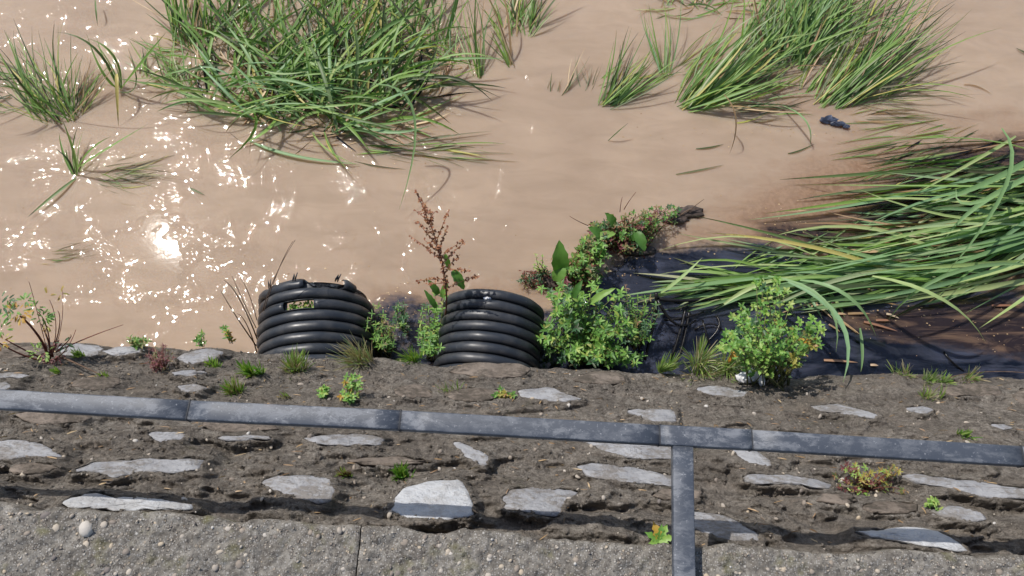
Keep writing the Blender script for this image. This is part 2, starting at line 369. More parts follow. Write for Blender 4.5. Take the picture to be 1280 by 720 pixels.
# stones: px polygon outlines (measured), kind
ST = [
 ([(-12,556),(25,551),(60,560),(82,573),(40,572),(-12,576)], 'pale'),
 ([(98,590),(125,579),(190,577),(256,575),(252,588),(215,592),(176,590),(150,598),(128,592)], 'pale'),
 ([(84,629),(115,620),(135,619),(155,625),(215,626),(243,632),(240,639),(170,637),(95,636)], 'bright'),
 ([(190,543),(215,542),(234,545),(230,551),(205,552)], 'pale'),
 ([(278,548),(335,546),(338,550),(285,552)], 'pale'),
 ([(383,549),(420,545),(462,545),(480,550),(474,558),(430,557),(392,555)], 'pale'),
 ([(333,603),(350,597),(380,598),(412,600),(418,612),(412,629),(392,629),(370,620),(345,612)], 'pale'),
 ([(570,555),(580,556),(596,566),(610,574),(606,583),(592,579),(580,567)], 'pale'),
 ([(494,640),(497,625),(512,612),(540,605),(575,603),(583,620),(591,645),(550,649),(505,646)], 'bright'),
 ([(630,625),(640,614),(670,612),(705,614),(719,617),(706,626),(700,632),(695,645),(665,640),(634,637)], 'pale'),
 ([(720,584),(745,581),(775,586),(808,590),(842,598),(842,610),(800,604),(770,602),(740,597)], 'pale'),
 ([(722,551),(760,552),(845,560),(843,575),(800,574),(765,568)], 'pale'),
 ([(784,516),(800,514),(840,515),(842,528),(828,530),(805,525)], 'pale'),
 ([(866,641),(895,645),(920,655),(940,668),(943,677),(905,674),(868,662)], 'pale'),
 ([(928,600),(935,594),(975,596),(1012,600),(1034,607),(1030,613),(985,605),(945,606)], 'pale'),
 ([(912,561),(935,563),(958,578),(960,584),(938,579),(918,571)], 'pale'),
 ([(1122,596),(1140,593),(1180,600),(1225,606),(1300,615),(1300,627),(1225,621),(1190,612),(1150,606)], 'pale'),
 ([(1160,640),(1185,634),(1218,642),(1222,650),(1195,651),(1170,646)], 'pale'),
 ([(1064,664),(1100,665),(1140,661),(1165,666),(1190,679),(1202,690),(1180,689),(1140,678),(1090,674)], 'bright'),
 ([(650,490),(690,487),(702,493),(728,501),(700,503),(655,499)], 'pale'),
 ([(868,487),(890,485),(932,492),(925,497),(885,495)], 'pale'),
 ([(1010,509),(1040,508),(1075,515),(1096,521),(1085,526),(1060,519),(1020,515)], 'pale'),
 ([(1130,512),(1150,510),(1160,514),(1150,518),(1135,516)], 'pale'),
 ([(1235,532),(1250,532),(1258,536),(1245,538)], 'pale'),
 ([(224,450),(235,443),(262,439),(282,442),(268,451),(240,456)], 'pale'),
 ([(218,467),(250,465),(262,469),(245,472),(225,471)], 'pale'),
 ([(228,485),(245,482),(262,487),(250,491),(235,490)], 'pale'),
 ([(78,436),(100,432),(130,436),(135,443),(105,448),(85,446)], 'pale'),
 ([(132,441),(155,436),(182,438),(175,443),(150,446)], 'pale'),
 ([(-8,470),(20,468),(40,471),(30,474),(-8,474)], 'pale'),
 ([(-8,482),(10,480),(18,486),(5,490),(-8,489)], 'pale'),
 ([(100,508),(150,505),(200,511),(190,516),(120,514)], 'brown'),
 ([(950,700),(980,694),(1040,697),(1050,706),(1000,708)], 'brown'),
]
# rows of part buried rubble: brown stones between the pale ones, course by course
rr = random.Random(3)
for row, (y0, y1) in enumerate([(444, 458), (475, 487), (525, 536), (566, 572), (592, 600), (615, 622)]):
    x = -340 + rr.uniform(0, 60)
    while x < 1620:
        wd = rr.uniform(45, 110); hh = rr.uniform(.5, 1) * (y1 - y0) * .7 + 2; cx = x + wd / 2
        cy = (y0 + y1) / 2 + (cx - 200) * .038 + rr.uniform(-5, 5)
        clash = any(abs(cx - sum(p[0] for p in q) / len(q)) < (max(p[0] for p in q) - min(p[0] for p in q)) / 2 + wd / 2 + 2 and
                    abs(cy - sum(p[1] for p in q) / len(q)) < (max(p[1] for p in q) - min(p[1] for p in q)) / 2 + hh + 3 for q, _ in ST[:31])
        if not clash and rr.random() < .62:
            pts = []
            for j in range(9):
                an = -2 * math.pi * j / 9; e = 1 + rr.uniform(-.22, .18)
                pts.append((cx + math.cos(an) * wd / 2 * e, cy + math.sin(an) * hh * e + (cx - cx) * .04))
            ST.append((pts, 'brown' if rr.random() < .85 or not (-200 < cx < 0 or cx > 1280) else 'pale'))
        x += wd + rr.uniform(8, 60)
STW = []
for poly, kind in ST:
    for _ in range(1):
        poly = [((1 - k_) * a0[0] + k_ * a1[0], (1 - k_) * a0[1] + k_ * a1[1]) for a0, a1 in zip(poly, poly[1:] + poly[:1]) for k_ in (.13, .87)]
    # densify and roughen the outline
    q = []
    for i in range(len(poly)):
        a0, a1 = poly[i], poly[(i + 1) % len(poly)]; n = max(1, int(math.dist(a0, a1) / 8))
        for j in range(n): q.append((a0[0] + (a1[0] - a0[0]) * j / n + rr.uniform(-1.3, 1.3), a0[1] + (a1[1] - a0[1]) * j / n + rr.uniform(-.8, .8)))
    STW.append((np.array([wall0(x, y) for x, y in q]), kind))
def inpoly(px, py, poly):
    ins = np.zeros(px.shape, bool); n = len(poly)
    for i in range(n):
        x0, y0 = poly[i][:2]; x1, y1 = poly[(i + 1) % n][:2]
        c = ((y0 > py) != (y1 > py)) & (px < (x1 - x0) * (py - y0) / (y1 - y0 + 1e-12) + x0); ins ^= c
    return ins
def polydist(px, py, poly):
    "signed distance, positive inside"
    d = np.full(px.shape, 9e9); n = len(poly)
    for i in range(n):
        x0, y0 = poly[i][:2]; x1, y1 = poly[(i + 1) % n][:2]
        dx, dy = x1 - x0, y1 - y0; t = np.clip(((px - x0) * dx + (py - y0) * dy) / (dx * dx + dy * dy + 1e-12), 0, 1)
        d = np.minimum(d, np.hypot(px - x0 - t * dx, py - y0 - t * dy))
    return np.where(inpoly(px, py, poly), d, -d)

NX, NY, ND = 1150, 205, 26
xs = np.linspace(-2.7, 2.9, NX); T = np.linspace(0.0, 1.0, NY)
X = np.tile(xs, (NY, 1)); YC = yc(xs); YB = yb(xs)
Y = (YC - .012)[None, :] + T[:, None] * (YB - YC + .012)[None, :]
def relief(X, Y):
    wx = X + .04 * (fbm(X * 5, Y * 9, 5, 3) - .5); wy = Y + .05 * (fbm(X * 3.5, Y * 5, 9, 3) - .5) * 2
    a = fbm(wx * 5, wy * 17, 11, 4) - .5                     # long horizontal ridges
    rg = 1 - np.abs(2 * fbm(wx * 4.2, wy * 13, 31, 4) - 1) * 2.2
    b = fbm(X * 26, Y * 40, 17, 4) - .5
    c = fbm(X * 90, Y * 120, 23, 3, .6) - .5
    return .21 * a - .065 * sstep(.35, 1, rg) + .055 * b + .026 * c
Zr = relief(X, Y); Zr = np.where(Zr < -.045, -.045 + (Zr + .045) * .4, Zr)
fade = sstep(0, .05, T)[:, None]
Z = zbase(X, Y) + Zr * (.35 + .65 * fade) * (1 - .55 * sstep(.28, .55, T)[:, None]) * .72
# groove under the coping
Z -= .05 * (1 - sstep(.0, .07, T[:, None] + .03 * (fbm(xs * 6, xs * 0, 41, 3) - .5)[None, :]))
stone_depth = []
for poly, kind in STW:
    x0, y0 = poly[:, 0].min() - .05, poly[:, 1].min() - .04; x1, y1 = poly[:, 0].max() + .05, poly[:, 1].max() + .04
    i0, i1 = np.searchsorted(xs, [x0, x1]); 
    if i1 <= i0: continue
    sub = (slice(None), slice(i0, i1)); xx, yy = X[sub], Y[sub]
    near = (yy > y0) & (yy < y1)
    d = polydist(xx, yy, poly); edge = d + .001 + .016 * (fbm(xx * 30, yy * 60, 71, 5, .7) - .5) * 2
    m_ = sstep(-.006, .004, edge)
    cx, cy = poly[:, 0].mean(), poly[:, 1].mean()
    flat = zbase(xx, yy)
    hh = .027 if kind != 'brown' else .012; m2 = sstep(-.035, -.004, edge)
    Z[sub] = (Z[sub] * (1 - m2) + np.maximum(Z[sub] * .4 + (flat + hh) * .6, flat + hh) * m2) * (1 - m_) + (flat + hh - .03) * m_
# vertical drop below the brow
zl = Z[-1].copy()
dz = np.linspace(0, 1, ND)[1:]
Xd = np.tile(xs, (ND - 1, 1)); Zd = zl[None, :] + (WZ - .35 - zl[None, :]) * (dz[:, None])
Yd = YB[None, :] + .025 * np.sin(dz * 3.1)[:, None] + .03 * (fbm(Xd * 9, Zd * 12, 77, 4) - .45)
Yd[0] = YB + .006
X2 = np.vstack([X, Xd]); Y2 = np.vstack([Y, Yd]); Z2 = np.vstack([Z, Zd])

wall = empty('retaining_wall', (0, .5, WZ))
tag(wall, 'sloping rubble stone river wall smeared with dark earth and mortar under a concrete coping', 'wall')
WO = np.array(wall.location)
mf = link('mortar_face', grid_mesh('mortar_face', X2[::-1], Y2[::-1], Z2[::-1], origin=WO), M['mortar'], wall)
tag(mf, 'dark earthy mortar with ridges and moss', kind='stuff')
def ground(x, y):
    "height of the built slope"
    j = int(np.clip(np.searchsorted(xs, x), 0, NX - 1)); t = (y - (YC[j] - .012)) / (YB[j] - YC[j] + .012)
    i = int(np.clip(round(t * (NY - 1)), 0, NY - 1)); return Z[i, j]
def wallp(px, py):
    p = wall0(px, py); d = ray(px, py)
    s = (p - CAM)[2] / d[2]; best = None
    for q in np.linspace(s - .15, s + .15, 121):
        r = CAM + d * q
        if r[2] < ground(r[0], r[1]): best = r; break
    return Vector(best if best is not None else p)

for poly, kind in STW:
    n = len(poly); c = poly.mean(0)
    mb = MB(); vs = []; fs = []
    sd = random.random() * 99
    rings = [(.0, 1), (.35, 1), (.7, 1), (.95, .9), (1.12, .5), (1.22, -3.5)]
    prot = {'pale': .025, 'bright': .028, 'brown': .018}[kind]
    tilt = {'pale': .10, 'bright': .2, 'brown': .1}[kind]
    for ri, (f, h) in enumerate(rings):
        for p in (poly if ri else [c]):
            g_ = max(0, f - .95) / .17 * .009; dv = np.array(p[:2]) - c[:2]; dn = dv / (np.linalg.norm(dv) + 1e-9); f_ = min(f, .95)
            x = c[0] + dv[0] * f_ + dn[0] * (g_ + (.004 if f > .9 else 0)); y = c[1] + dv[1] * f_ + dn[1] * g_ * .8
            z = float(zbase(np.array(x), np.array(y))) + prot - .012 * (1 - h) + .020 * (float(fbm(np.array(x * 30 + sd), np.array(y * 60), 3, 3)) - .5) * (1 if f < 1 else .3) + tilt * (y - c[1])
            if f > 1.2: z += -.02
            vs.append((x, y, z))
    for j in range(n): fs.append((0, 1 + j, 1 + (j + 1) % n))
    for ri in range(1, len(rings) - 1):
        a = 1 + (ri - 1) * n; b = a + n
        for j in range(n): fs.append((a + j, b + j, b + (j + 1) % n, a + (j + 1) % n))
    area = sum(poly[i][0] * poly[(i + 1) % n][1] - poly[(i + 1) % n][0] * poly[i][1] for i in range(n))
    if area < 0: fs = [f[::-1] for f in fs]
    mb.add(vs, fs); mb.build('stone', M['stone_' + kind], wall)

# ------------------------------------------------------------------ coping slabs
jx = [-3.4, float(at(-420, 700, 0).x), float(at(448, 690, 0).x), float(at(1330, 700, 0).x), 3.5]
coping_top = lambda x, y: .009 * (fbm(x * 30, y * 30, 91, 4) - .5) * 2 + .007 * (fbm(x * 110, y * 110, 95, 3, .7) - .5) * 2
for a, b in zip(jx[:-1], jx[1:]):
    n = int((b - a) / .005); xx = np.linspace(a + .0012, b - .0012, n)
    edge = yc(xx) + .013 * (fbm(xx * 14, xx * 0, 97, 4) - .5) * 2 + .003 * (fbm(xx * 80, xx * 0, 98, 2) - .5)
    rows = [(.0, None)]
    tt = np.concatenate([[-1.35, -.6, -.3], np.arange(-.2, -.012, .005)])
    Xs, Ys, Zs = [], [], []
    ex = np.minimum(1, np.minimum(xx - a, b - xx) / .008)
    Xs.append(xx); Ys.append(xx * 0 - 1.3); Zs.append(xx * 0 - .16)
    for t in tt:
        y = edge + t if t > -.25 else xx * 0 + t + .1
        Xs.append(xx); Ys.append(y); Zs.append(coping_top(xx, y) * (1 if t > -.25 else .3) - .006 * (1 - ex) ** 2)
    for dy, zz in ((-.007, -.001), (-.003, -.005), (0, -.012), (.001, -.06), (0, -.15), (-.02, -.16), (-1.0, -.16)):
        y = edge + dy + (.004 * (fbm(xx * 60, xx * 0 + zz * 40, 99, 3) - .5) if dy > -.5 else 0)
        Xs.append(xx); Ys.append(y); Zs.append(xx * 0 + zz + (coping_top(xx, y) if zz > -.02 else 0))
    me = grid_mesh('coping_slab', np.array(Xs), np.array(Ys), np.array(Zs), origin=WO)
    link('coping_slab', me, M['concrete'], wall)
core = MB()
core.add([(-3.4, -1.28, -2.2), (3.5, -1.28, -2.2), (3.5, .06, -2.2), (-3.4, .06, -2.2), (-3.4, -1.28, -.158), (3.5, -1.28, -.158), (3.5, .06, -.158), (-3.4, .06, -.158)],
         [(0, 1, 5, 4), (1, 2, 6, 5), (2, 3, 7, 6), (3, 0, 4, 7), (0, 3, 2, 1)])
core.build('core', M['mortar'], wall, smooth=False)
# pebbles standing proud of the coping
def pebble_mesh():
    bmv = []; fs = []
    N, K = 8, 4
    for i in range(K + 1):
        for j in range(N):
            th = math.pi * .5 * i / K; an = 2 * math.pi * j / N + .2 * i
            bmv.append((math.cos(an) * math.cos(th), math.sin(an) * math.cos(th), math.sin(th) if i < K else 1))
    for i in range(K):
        for j in range(N): fs.append((i * N + j, i * N + (j + 1) % N, (i + 1) * N + (j + 1) % N, (i + 1) * N + j))
    mb = MB(); mb.add(bmv, fs); return mb.mesh('pebble')
pm = pebble_mesh(); pm.materials.append(M['pebble'])
big = [(68, 630, 9), (71, 660, 5), (57, 644, 6), (108, 661, 9), (181, 641, 8), (158, 690, 5), (77, 640, 5), (34, 667, 4), (330, 668, 4), (275, 690, 4), (300, 705, 5), (720, 700, 4), (560, 690, 5), (980, 712, 5)]
for i in range(170):
    if i < len(big): x, y, s = big[i]
    else: x, y, s = U(-30, 1310), U(640, 725), U(1.5, 4.2) ** 1.0
    p = at(x, y, 0.0)
    if p.y > float(yc(p.x)) - .012: continue
    o = link('pebble', pm, None, wall); sc_ = s / 560.0
    o.location = Vector((p.x, p.y, float(coping_top(np.array(p.x), np.array(p.y))) - .25 * sc_)) - wall.location
    o.scale = (sc_ * U(.8, 1.3), sc_ * U(.7, 1.1), sc_ * U(.5, .8)); o.rotation_euler = (0, 0, U(0, 6.28))
# rubble chips on the mortar near the coping
for i in range(150):
    x = U(-20, 1300); y = U(470, 640) + (x - 300) * .03
    p = wallp(x, y); o = link('stone_chip', pm, None, wall); s = U(.003, .008)
    o.location = p - wall.location; o.scale = (s * U(1, 1.8), s, s * .8); o.rotation_euler = (R(-40), U(-.5, .5), U(0, 6.28))

# loose crumbs of mortar and grit, far too many and small to pick apart
def crumbs(name, n, px0, px1, fy, smin, smax, mat, on_wall, label):
    px = RNG.uniform(px0, px1, n); tt = RNG.uniform(0, 1, n); V = []; F = []
    oct_ = np.array([(1, 0, 0), (0, 1, 0), (-1, 0, 0), (0, -1, 0), (0, 0, 1), (0, 0, -1)], float)
    tri = [(0, 1, 4), (1, 2, 4), (2, 3, 4), (3, 0, 4), (1, 0, 5), (2, 1, 5), (3, 2, 5), (0, 3, 5)]
    xq = np.array([float(at(x, 560, -.6).x) for x in px])
    for i in range(n):
        x = xq[i]
        if on_wall:
            t = tt[i]; j = int(np.clip(np.searchsorted(xs, x), 0, NX - 1)); ii = int(t * (NY - 1)); p = np.array([xs[j], Y[ii, j], Z[ii, j]])
        else:
            y = float(yc(x)) - .012 - fy * tt[i] ** 1.8; p = np.array([x, y, float(coping_top(np.array(x), np.array(y)))])
        s_ = smin + (smax - smin) * random.random() ** 2.5
        q = oct_ * (1 + RNG.uniform(-.35, .35, (6, 3))) * s_ * np.array([U(.8, 1.5), U(.7, 1.1), U(.6, 1)])
        a_ = U(0, 6.28); ca, sa = math.cos(a_), math.sin(a_); q = q @ np.array([[ca, sa, 0], [-sa, ca, 0], [0, 0, 1]])
        b0 = len(V); V += [tuple(v) for v in (q + p - WO)]; F += [tuple(b0 + v for v in f) for f in tri]
    me = bpy.data.meshes.new(name); me.from_pydata(V, [], F); me.polygons.foreach_set('use_smooth', [True] * len(me.polygons))
    tag(link(name, me, mat, wall), label, kind='stuff')
crumbs('mortar_grit', 9000, -60, 1340, 0, .002, .0075, M['mortar'], True, 'crumbs of dry mortar and earth')
def litter(name, n, mat, label):
    mb = MB()
    for i in range(n):
        j = random.randrange(60, NX - 60); ii = int((random.random() ** .8) * (NY - 1)); p = Vector((xs[j], Y[ii, j], Z[ii, j] + .003))
        a_ = U(0, 6.28); L_ = U(.008, .035); d = Vector((math.cos(a_), math.sin(a_) * .6, -math.sin(a_) * .8)); blade(mb, p, p + d * L_ * .5 + Vector((0, 0, .008)), p + d * L_, U(.0015, .004), seg=2, roll=U(-1, 1))
    tag(mb.build(name, mat, wall), label, kind='stuff')
litter('dry_litter', 900, M['straw'], 'dry stalk and leaf bits on the wall')
crumbs('pale_grit', 900, -60, 1340, 0, .0015, .005, M['pebble'], True, 'fine pale grit')
crumbs('coping_grit', 2200, -60, 1340, .16, .0012, .0045, M['pebble'], False, 'exposed grit of the concrete')
# ------------------------------------------------------------------ rail
ZR = .055
def bar(name, p, q, wid, hgt, mat, parent, bev=.003, seg=1):
    p = Vector(p); q = Vector(q); d = (q - p).normalized(); s = Vector((0, 0, 1)).cross(d).normalized(); n = d.cross(s)
    prof = []
    w2, h2 = wid / 2, hgt / 2
    for cx, cy, a0 in ((w2 - bev, h2 - bev, 0), (-w2 + bev, h2 - bev, 90), (-w2 + bev, -h2 + bev, 180), (w2 - bev, -h2 + bev, 270)):
        for k_ in range(3): an = R(a0 + 45 * k_); prof.append((cx + bev * math.cos(an), cy + bev * math.sin(an)))
    N = len(prof); vs = []; fs = []
    K = 9
    for i in range(K):
        t = i / (K - 1); c = p + (q - p) * t
        for a, b in prof: vs.append(c + s * a + n * b)
    for i in range(K - 1):
        for j in range(N): fs.append((i * N + j, i * N + (j + 1) % N, (i + 1) * N + (j + 1) % N, (i + 1) * N + j))
    fs.append(tuple(range(N))[::-1]); fs.append(tuple((K - 1) * N + j for j in range(N)))
    mb = MB(); mb.add(vs, fs); o = mb.build(name, mat, parent)
    return o
RL = [(-420, 474), (-160, 489), (235, 512), (500, 524.5), (825, 543), (940, 549), (1279, 569.5), (1700, 596)]
RW = [at(x, y, ZR) for x, y in RL]
rail = empty('handrail', (RW[4].x + .05, RW[4].y, 0))
tag(rail, 'weathered blue grey flat metal rail along the wall with one arm to the coping', 'rail')
for i in range(len(RW) - 1):
    a, b = RW[i], RW[i + 1]; d = (b - a).normalized() * .0011
    off = Vector((0, 0, .0015)) if i == 4 else Vector((0, 0, 0)); off2 = Vector((0, 0, -.0125))
    bar('rail_section', a + d + off2 + off, b - d + off2 + off, .0425 + (.001 if i == 4 else 0), .025, M['metal'], rail)
for i in range(1, len(RW) - 1):
    a = RW[i]; d = (RW[i + 1] - RW[i - 1]).normalized() * .0012
    bar('joint_sleeve', a - d + Vector((0, 0, -.0122)), a + d + Vector((0, 0, -.0122)), .0450, .0275, M['gap'], rail, bev=.001)
A0 = at(854.5, 559, ZR); A1 = at(857, 760, ZR); dA = (A1 - A0).normalized()
A1 = A0 + dA * .62; zo = Vector((0, 0, -.014))
arm = bar('support_arm', A0 + zo - dA * .004, A1 + zo, .0445, .023, M['metal'], rail)
bar('arm_foot', A1 - dA * .05 + Vector((0, 0, -.037)), A1 + Vector((0, 0, -.037)), .06, .022, M['metal'], rail)

# ------------------------------------------------------------------ water sheet
def pxpoly(pts, z=WZ): return [tuple(at(x, y, z))[:2] for x, y in pts]
gx = np.concatenate([[-30, -12, -6], np.arange(-3.2, 3.6, .02), [6, 12, 30]]); gy = np.concatenate([np.arange(.55, 3.6, .02), [4, 5, 7, 12, 30]])
GX, GY = np.meshgrid(gx, gy)
def mask(polys, soft):
    m_ = np.zeros(GX.shape)
    for p in polys: m_ = np.maximum(m_, sstep(-soft, soft, polydist(GX, GY, pxpoly(p))))
    return m_
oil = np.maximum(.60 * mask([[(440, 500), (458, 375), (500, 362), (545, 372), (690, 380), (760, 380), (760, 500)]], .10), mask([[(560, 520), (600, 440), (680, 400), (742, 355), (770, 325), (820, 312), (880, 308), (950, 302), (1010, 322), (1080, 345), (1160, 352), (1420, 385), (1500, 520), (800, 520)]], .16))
rustm = .8 * mask([[(690, 345), (820, 300), (880, 265), (980, 205), (1060, 165), (1180, 165), (1420, 130), (1500, 400), (1200, 420), (1000, 345), (880, 310), (760, 340)]], .30)
rustm = np.maximum(rustm, .62 * mask([[(420, 400), (470, 355), (560, 350), (700, 340), (720, 380), (560, 400)]], .12))
rustm = np.maximum(rustm, .5 * mask([[(850, 100), (1000, 80), (1130, 130), (1060, 165), (900, 150)], [(230, 120), (400, 100), (590, 110), (560, 170), (450, 200), (300, 160)], [(90, 95), (230, 108), (180, 140), (90, 135)]], .16))
rustm = np.maximum(rustm, .45 * mask([[(1000, 160), (1280, 120), (1280, 160), (1100, 200)]], .1))
brownm = mask([[(1020, 375), (1090, 388), (1200, 372), (1420, 380), (1420, 462), (1270, 448), (1180, 432), (1100, 425), (1040, 405)]], .07)
brownm = np.maximum(brownm, .85 * mask([[(930, 275), (1050, 270), (1160, 180), (1420, 150), (1420, 380), (1150, 365), (1030, 320), (960, 305)]], .12))
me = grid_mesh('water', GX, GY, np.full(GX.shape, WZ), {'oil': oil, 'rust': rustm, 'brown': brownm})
tag(link('water', me, M['water']), 'muddy tan river water with a dark oily pool near the wall', kind='structure')
bed = MB(); bed.add([(-30, -2, WZ - .6), (30, -2, WZ - .6), (30, 30, WZ - .6), (-30, 30, WZ - .6)], [(0, 1, 2, 3)])
tag(bed.build('river_bed', M['mud']), 'muddy river bed', kind='structure')

# flecks of scum drifting on the water round the reeds and the dark pool
mb = MB()
for (cx, cy, rx, ry, n) in ((1080, 390, 150, 40, 110), (760, 330, 60, 30, 120), (980, 290, 80, 40, 120), (500, 385, 30, 30, 60), (400, 190, 180, 25, 110), (960, 165, 140, 25, 100), (690, 352, 45, 12, 120), (300, 300, 300, 100, 60), (1240, 410, 50, 30, 25)):
    for i in range(n):
        c = at(cx + random.gauss(0, .5) * rx, cy + random.gauss(0, .5) * ry, WZ + .0015); r_ = U(.0012, .0045); a0 = U(0, 6)
        if c.y < .8: continue
        mb.add([c + Vector((math.cos(a0 + q * 1.257) * r_ * U(.6, 1.6), math.sin(a0 + q * 1.257) * r_ * U(.5, 1), 0)) for q in range(5)] + [c + Vector((0, 0, .0015))], [(q, (q + 1) % 5, 5) for q in range(5)])
tag(mb.build('scum_flecks', M['straw']), 'tiny brown flecks of scum drifting on the river', kind='stuff')
# ------------------------------------------------------------------ pipes
def pipe(label, mouth_px, foot_px, OD, nrib, ztop, torn=False, tilt=0.0):
    Rr = OD / 2
    pm_ = at(*mouth_px, ztop); pf = at(*foot_px, ztop)
    d = Vector((pm_.x - pf.x, pm_.y - pf.y, tilt)); L = d.length; ax = d.normalized()
    root = empty('corrugated_pipe', (pf.x, pf.y, ztop - Rr)); tag(root, label, 'pipe', 'black corrugated pipes coming out of the wall')
    s = ax.cross(Vector((0, 0, 1))).normalized(); u = s.cross(ax)
    L2 = L + .22; c0 = Vector(pf) + Vector((0, 0, -Rr)) - ax * .22
    def P3(a, an, r): return c0 + ax * a + (s * math.sin(an) + u * math.cos(an)) * r
    N = 72; ri = Rr - .024
    # inner liner
    hole_a = None
    pitch = L / nrib
    def liner():
        K = int(L2 / .01); mb = MB(); vs = []; fs = []
        for i in range(K + 1):
            for j in range(N):
                an = 2 * math.pi * j / N; a = L2 * i / K
                if torn and i >= K - 1: a -= pitch * (.55 + .25 * math.sin(an * 5) + .2 * math.sin(an * 13)) * float(sstep(-.1, .25, an if an < 3 else -1))
                vs.append(P3(a, an, ri))
        for i in range(K):
            for j in range(N):
                an = 2 * math.pi * (j + .5) / N; an = an - 2 * math.pi if an > math.pi else an; a = L2 * (i + .5) / K
                if torn and abs(a - (L2 - 2.5 * pitch)) < pitch * .34 and -.36 < an < .20: continue
                fs.append((i * N + j, i * N + (j + 1) % N, (i + 1) * N + (j + 1) % N, (i + 1) * N + j))
        mb.add(vs, fs); o = mb.build('liner', M['pipe'], root)
        md = o.modifiers.new('thickness', 'SOLIDIFY'); md.thickness = .004; return o
    liner()
    tot = int(L2 / pitch)
    for k_ in range(tot):
        ac = L2 - pitch * (k_ + .5); prof = []
        H = pitch * .5
        for q in range(9):
            th = math.pi * q / 8; prof.append((-math.cos(th) * H * .90, (max(0, math.sin(th)) ** .62) * .0235))
        mb = MB(); vs = []; fs = []
        arc0, arc1 = 0, N
        for j in range(N + 1):
            an = 2 * math.pi * j / N + math.pi
            wob = .0022 * math.sin(an * 3 + k_ * 1.7) + .0012 * math.sin(an * 11 + k_)
            for (pa, pr) in prof:
                a = ac + pa; r = ri + .0015 + pr
                if torn and k_ == 0:
                    # ragged: first ring sags and is cut ragged at its outer side
                    a += .006 * math.sin(an * 4) + .003 * math.sin(an * 17)
                    if pa > 0: a -= pitch * .25 * (.5 + .5 * math.sin(an * 6 + 1)) * (.6 + .4 * math.sin(an * 23))
                vs.append(P3(a, an, r + wob))
        M_ = len(prof)
        for j in range(N):
            an = 2 * math.pi * (j + .5) / N - math.pi
            if torn and k_ == 0 and (.03 < an < .74 or .98 < an < 2.3): continue
            for q in range(M_ - 1):
                if torn and k_ == 2 and -.36 < an < .20 and 1 <= q <= 6 and not (abs(an + .08) > .24 and q in (1, 6)): continue
                fs.append((j * M_ + q, (j + 1) * M_ + q, (j + 1) * M_ + q + 1, j * M_ + q + 1))
        mb.add(vs, fs); o = mb.build('rib', M['pipe'], root)
        md = o.modifiers.new('thickness', 'SOLIDIFY'); md.thickness = .0025; md.offset = 0
    return root, P3, L2, Rr
p1, P3a, L1, R1 = pipe('torn black corrugated pipe with a hole in its third rib, left of the two', (379, 345), (378, 452), .490, 7.7, BROW + .01, torn=True)
p2, P3b, L2_, R2 = pipe('intact black corrugated pipe with an even rim beside the large leafy bush', (618, 360), (605, 454), .450, 7.0, BROW - .005)
# bent spikes on the torn rim + white chip on the second pipe
for an, h in ((-.75, .035), (-.20, .025), (.55, .018)):
    mb = MB()
    for dj in (0, .045):
        b0 = P3a(L1 - .02, an + dj, R1 - .01); b1 = P3a(L1 + .002 + dj * .2, an + dj + .05, R1 - .004)
        mb.add([b0, b1, b1 + Vector((.004, .004, h * (1 if dj == 0 else .5))), b0 + Vector((0, .012, h * .3))], [(0, 1, 2, 3)])
    o = mb.build('torn_flap', M['pipe'], p1); md = o.modifiers.new('t', 'SOLIDIFY'); md.thickness = .003
mb = MB(); q = P3b(L2_ - .045, -.13, R2 - .012)
for dx, s in ((0, .014), (.012, .009)):
    c = q + Vector((dx, 0, 0)); mb.add([c + Vector((math.cos(t) * s, math.sin(t) * s * .7, .004 + .003 * math.sin(t * 2))) for t in (0, 1, 2, 3.1, 4.2, 5.2)] + [c + Vector((0, 0, .009))], [(i, (i + 1) % 6, 6) for i in range(6)])
tag(mb.build('plastic_flake', M['white']), 'tiny white flake lying on the rim of the intact pipe', 'litter')

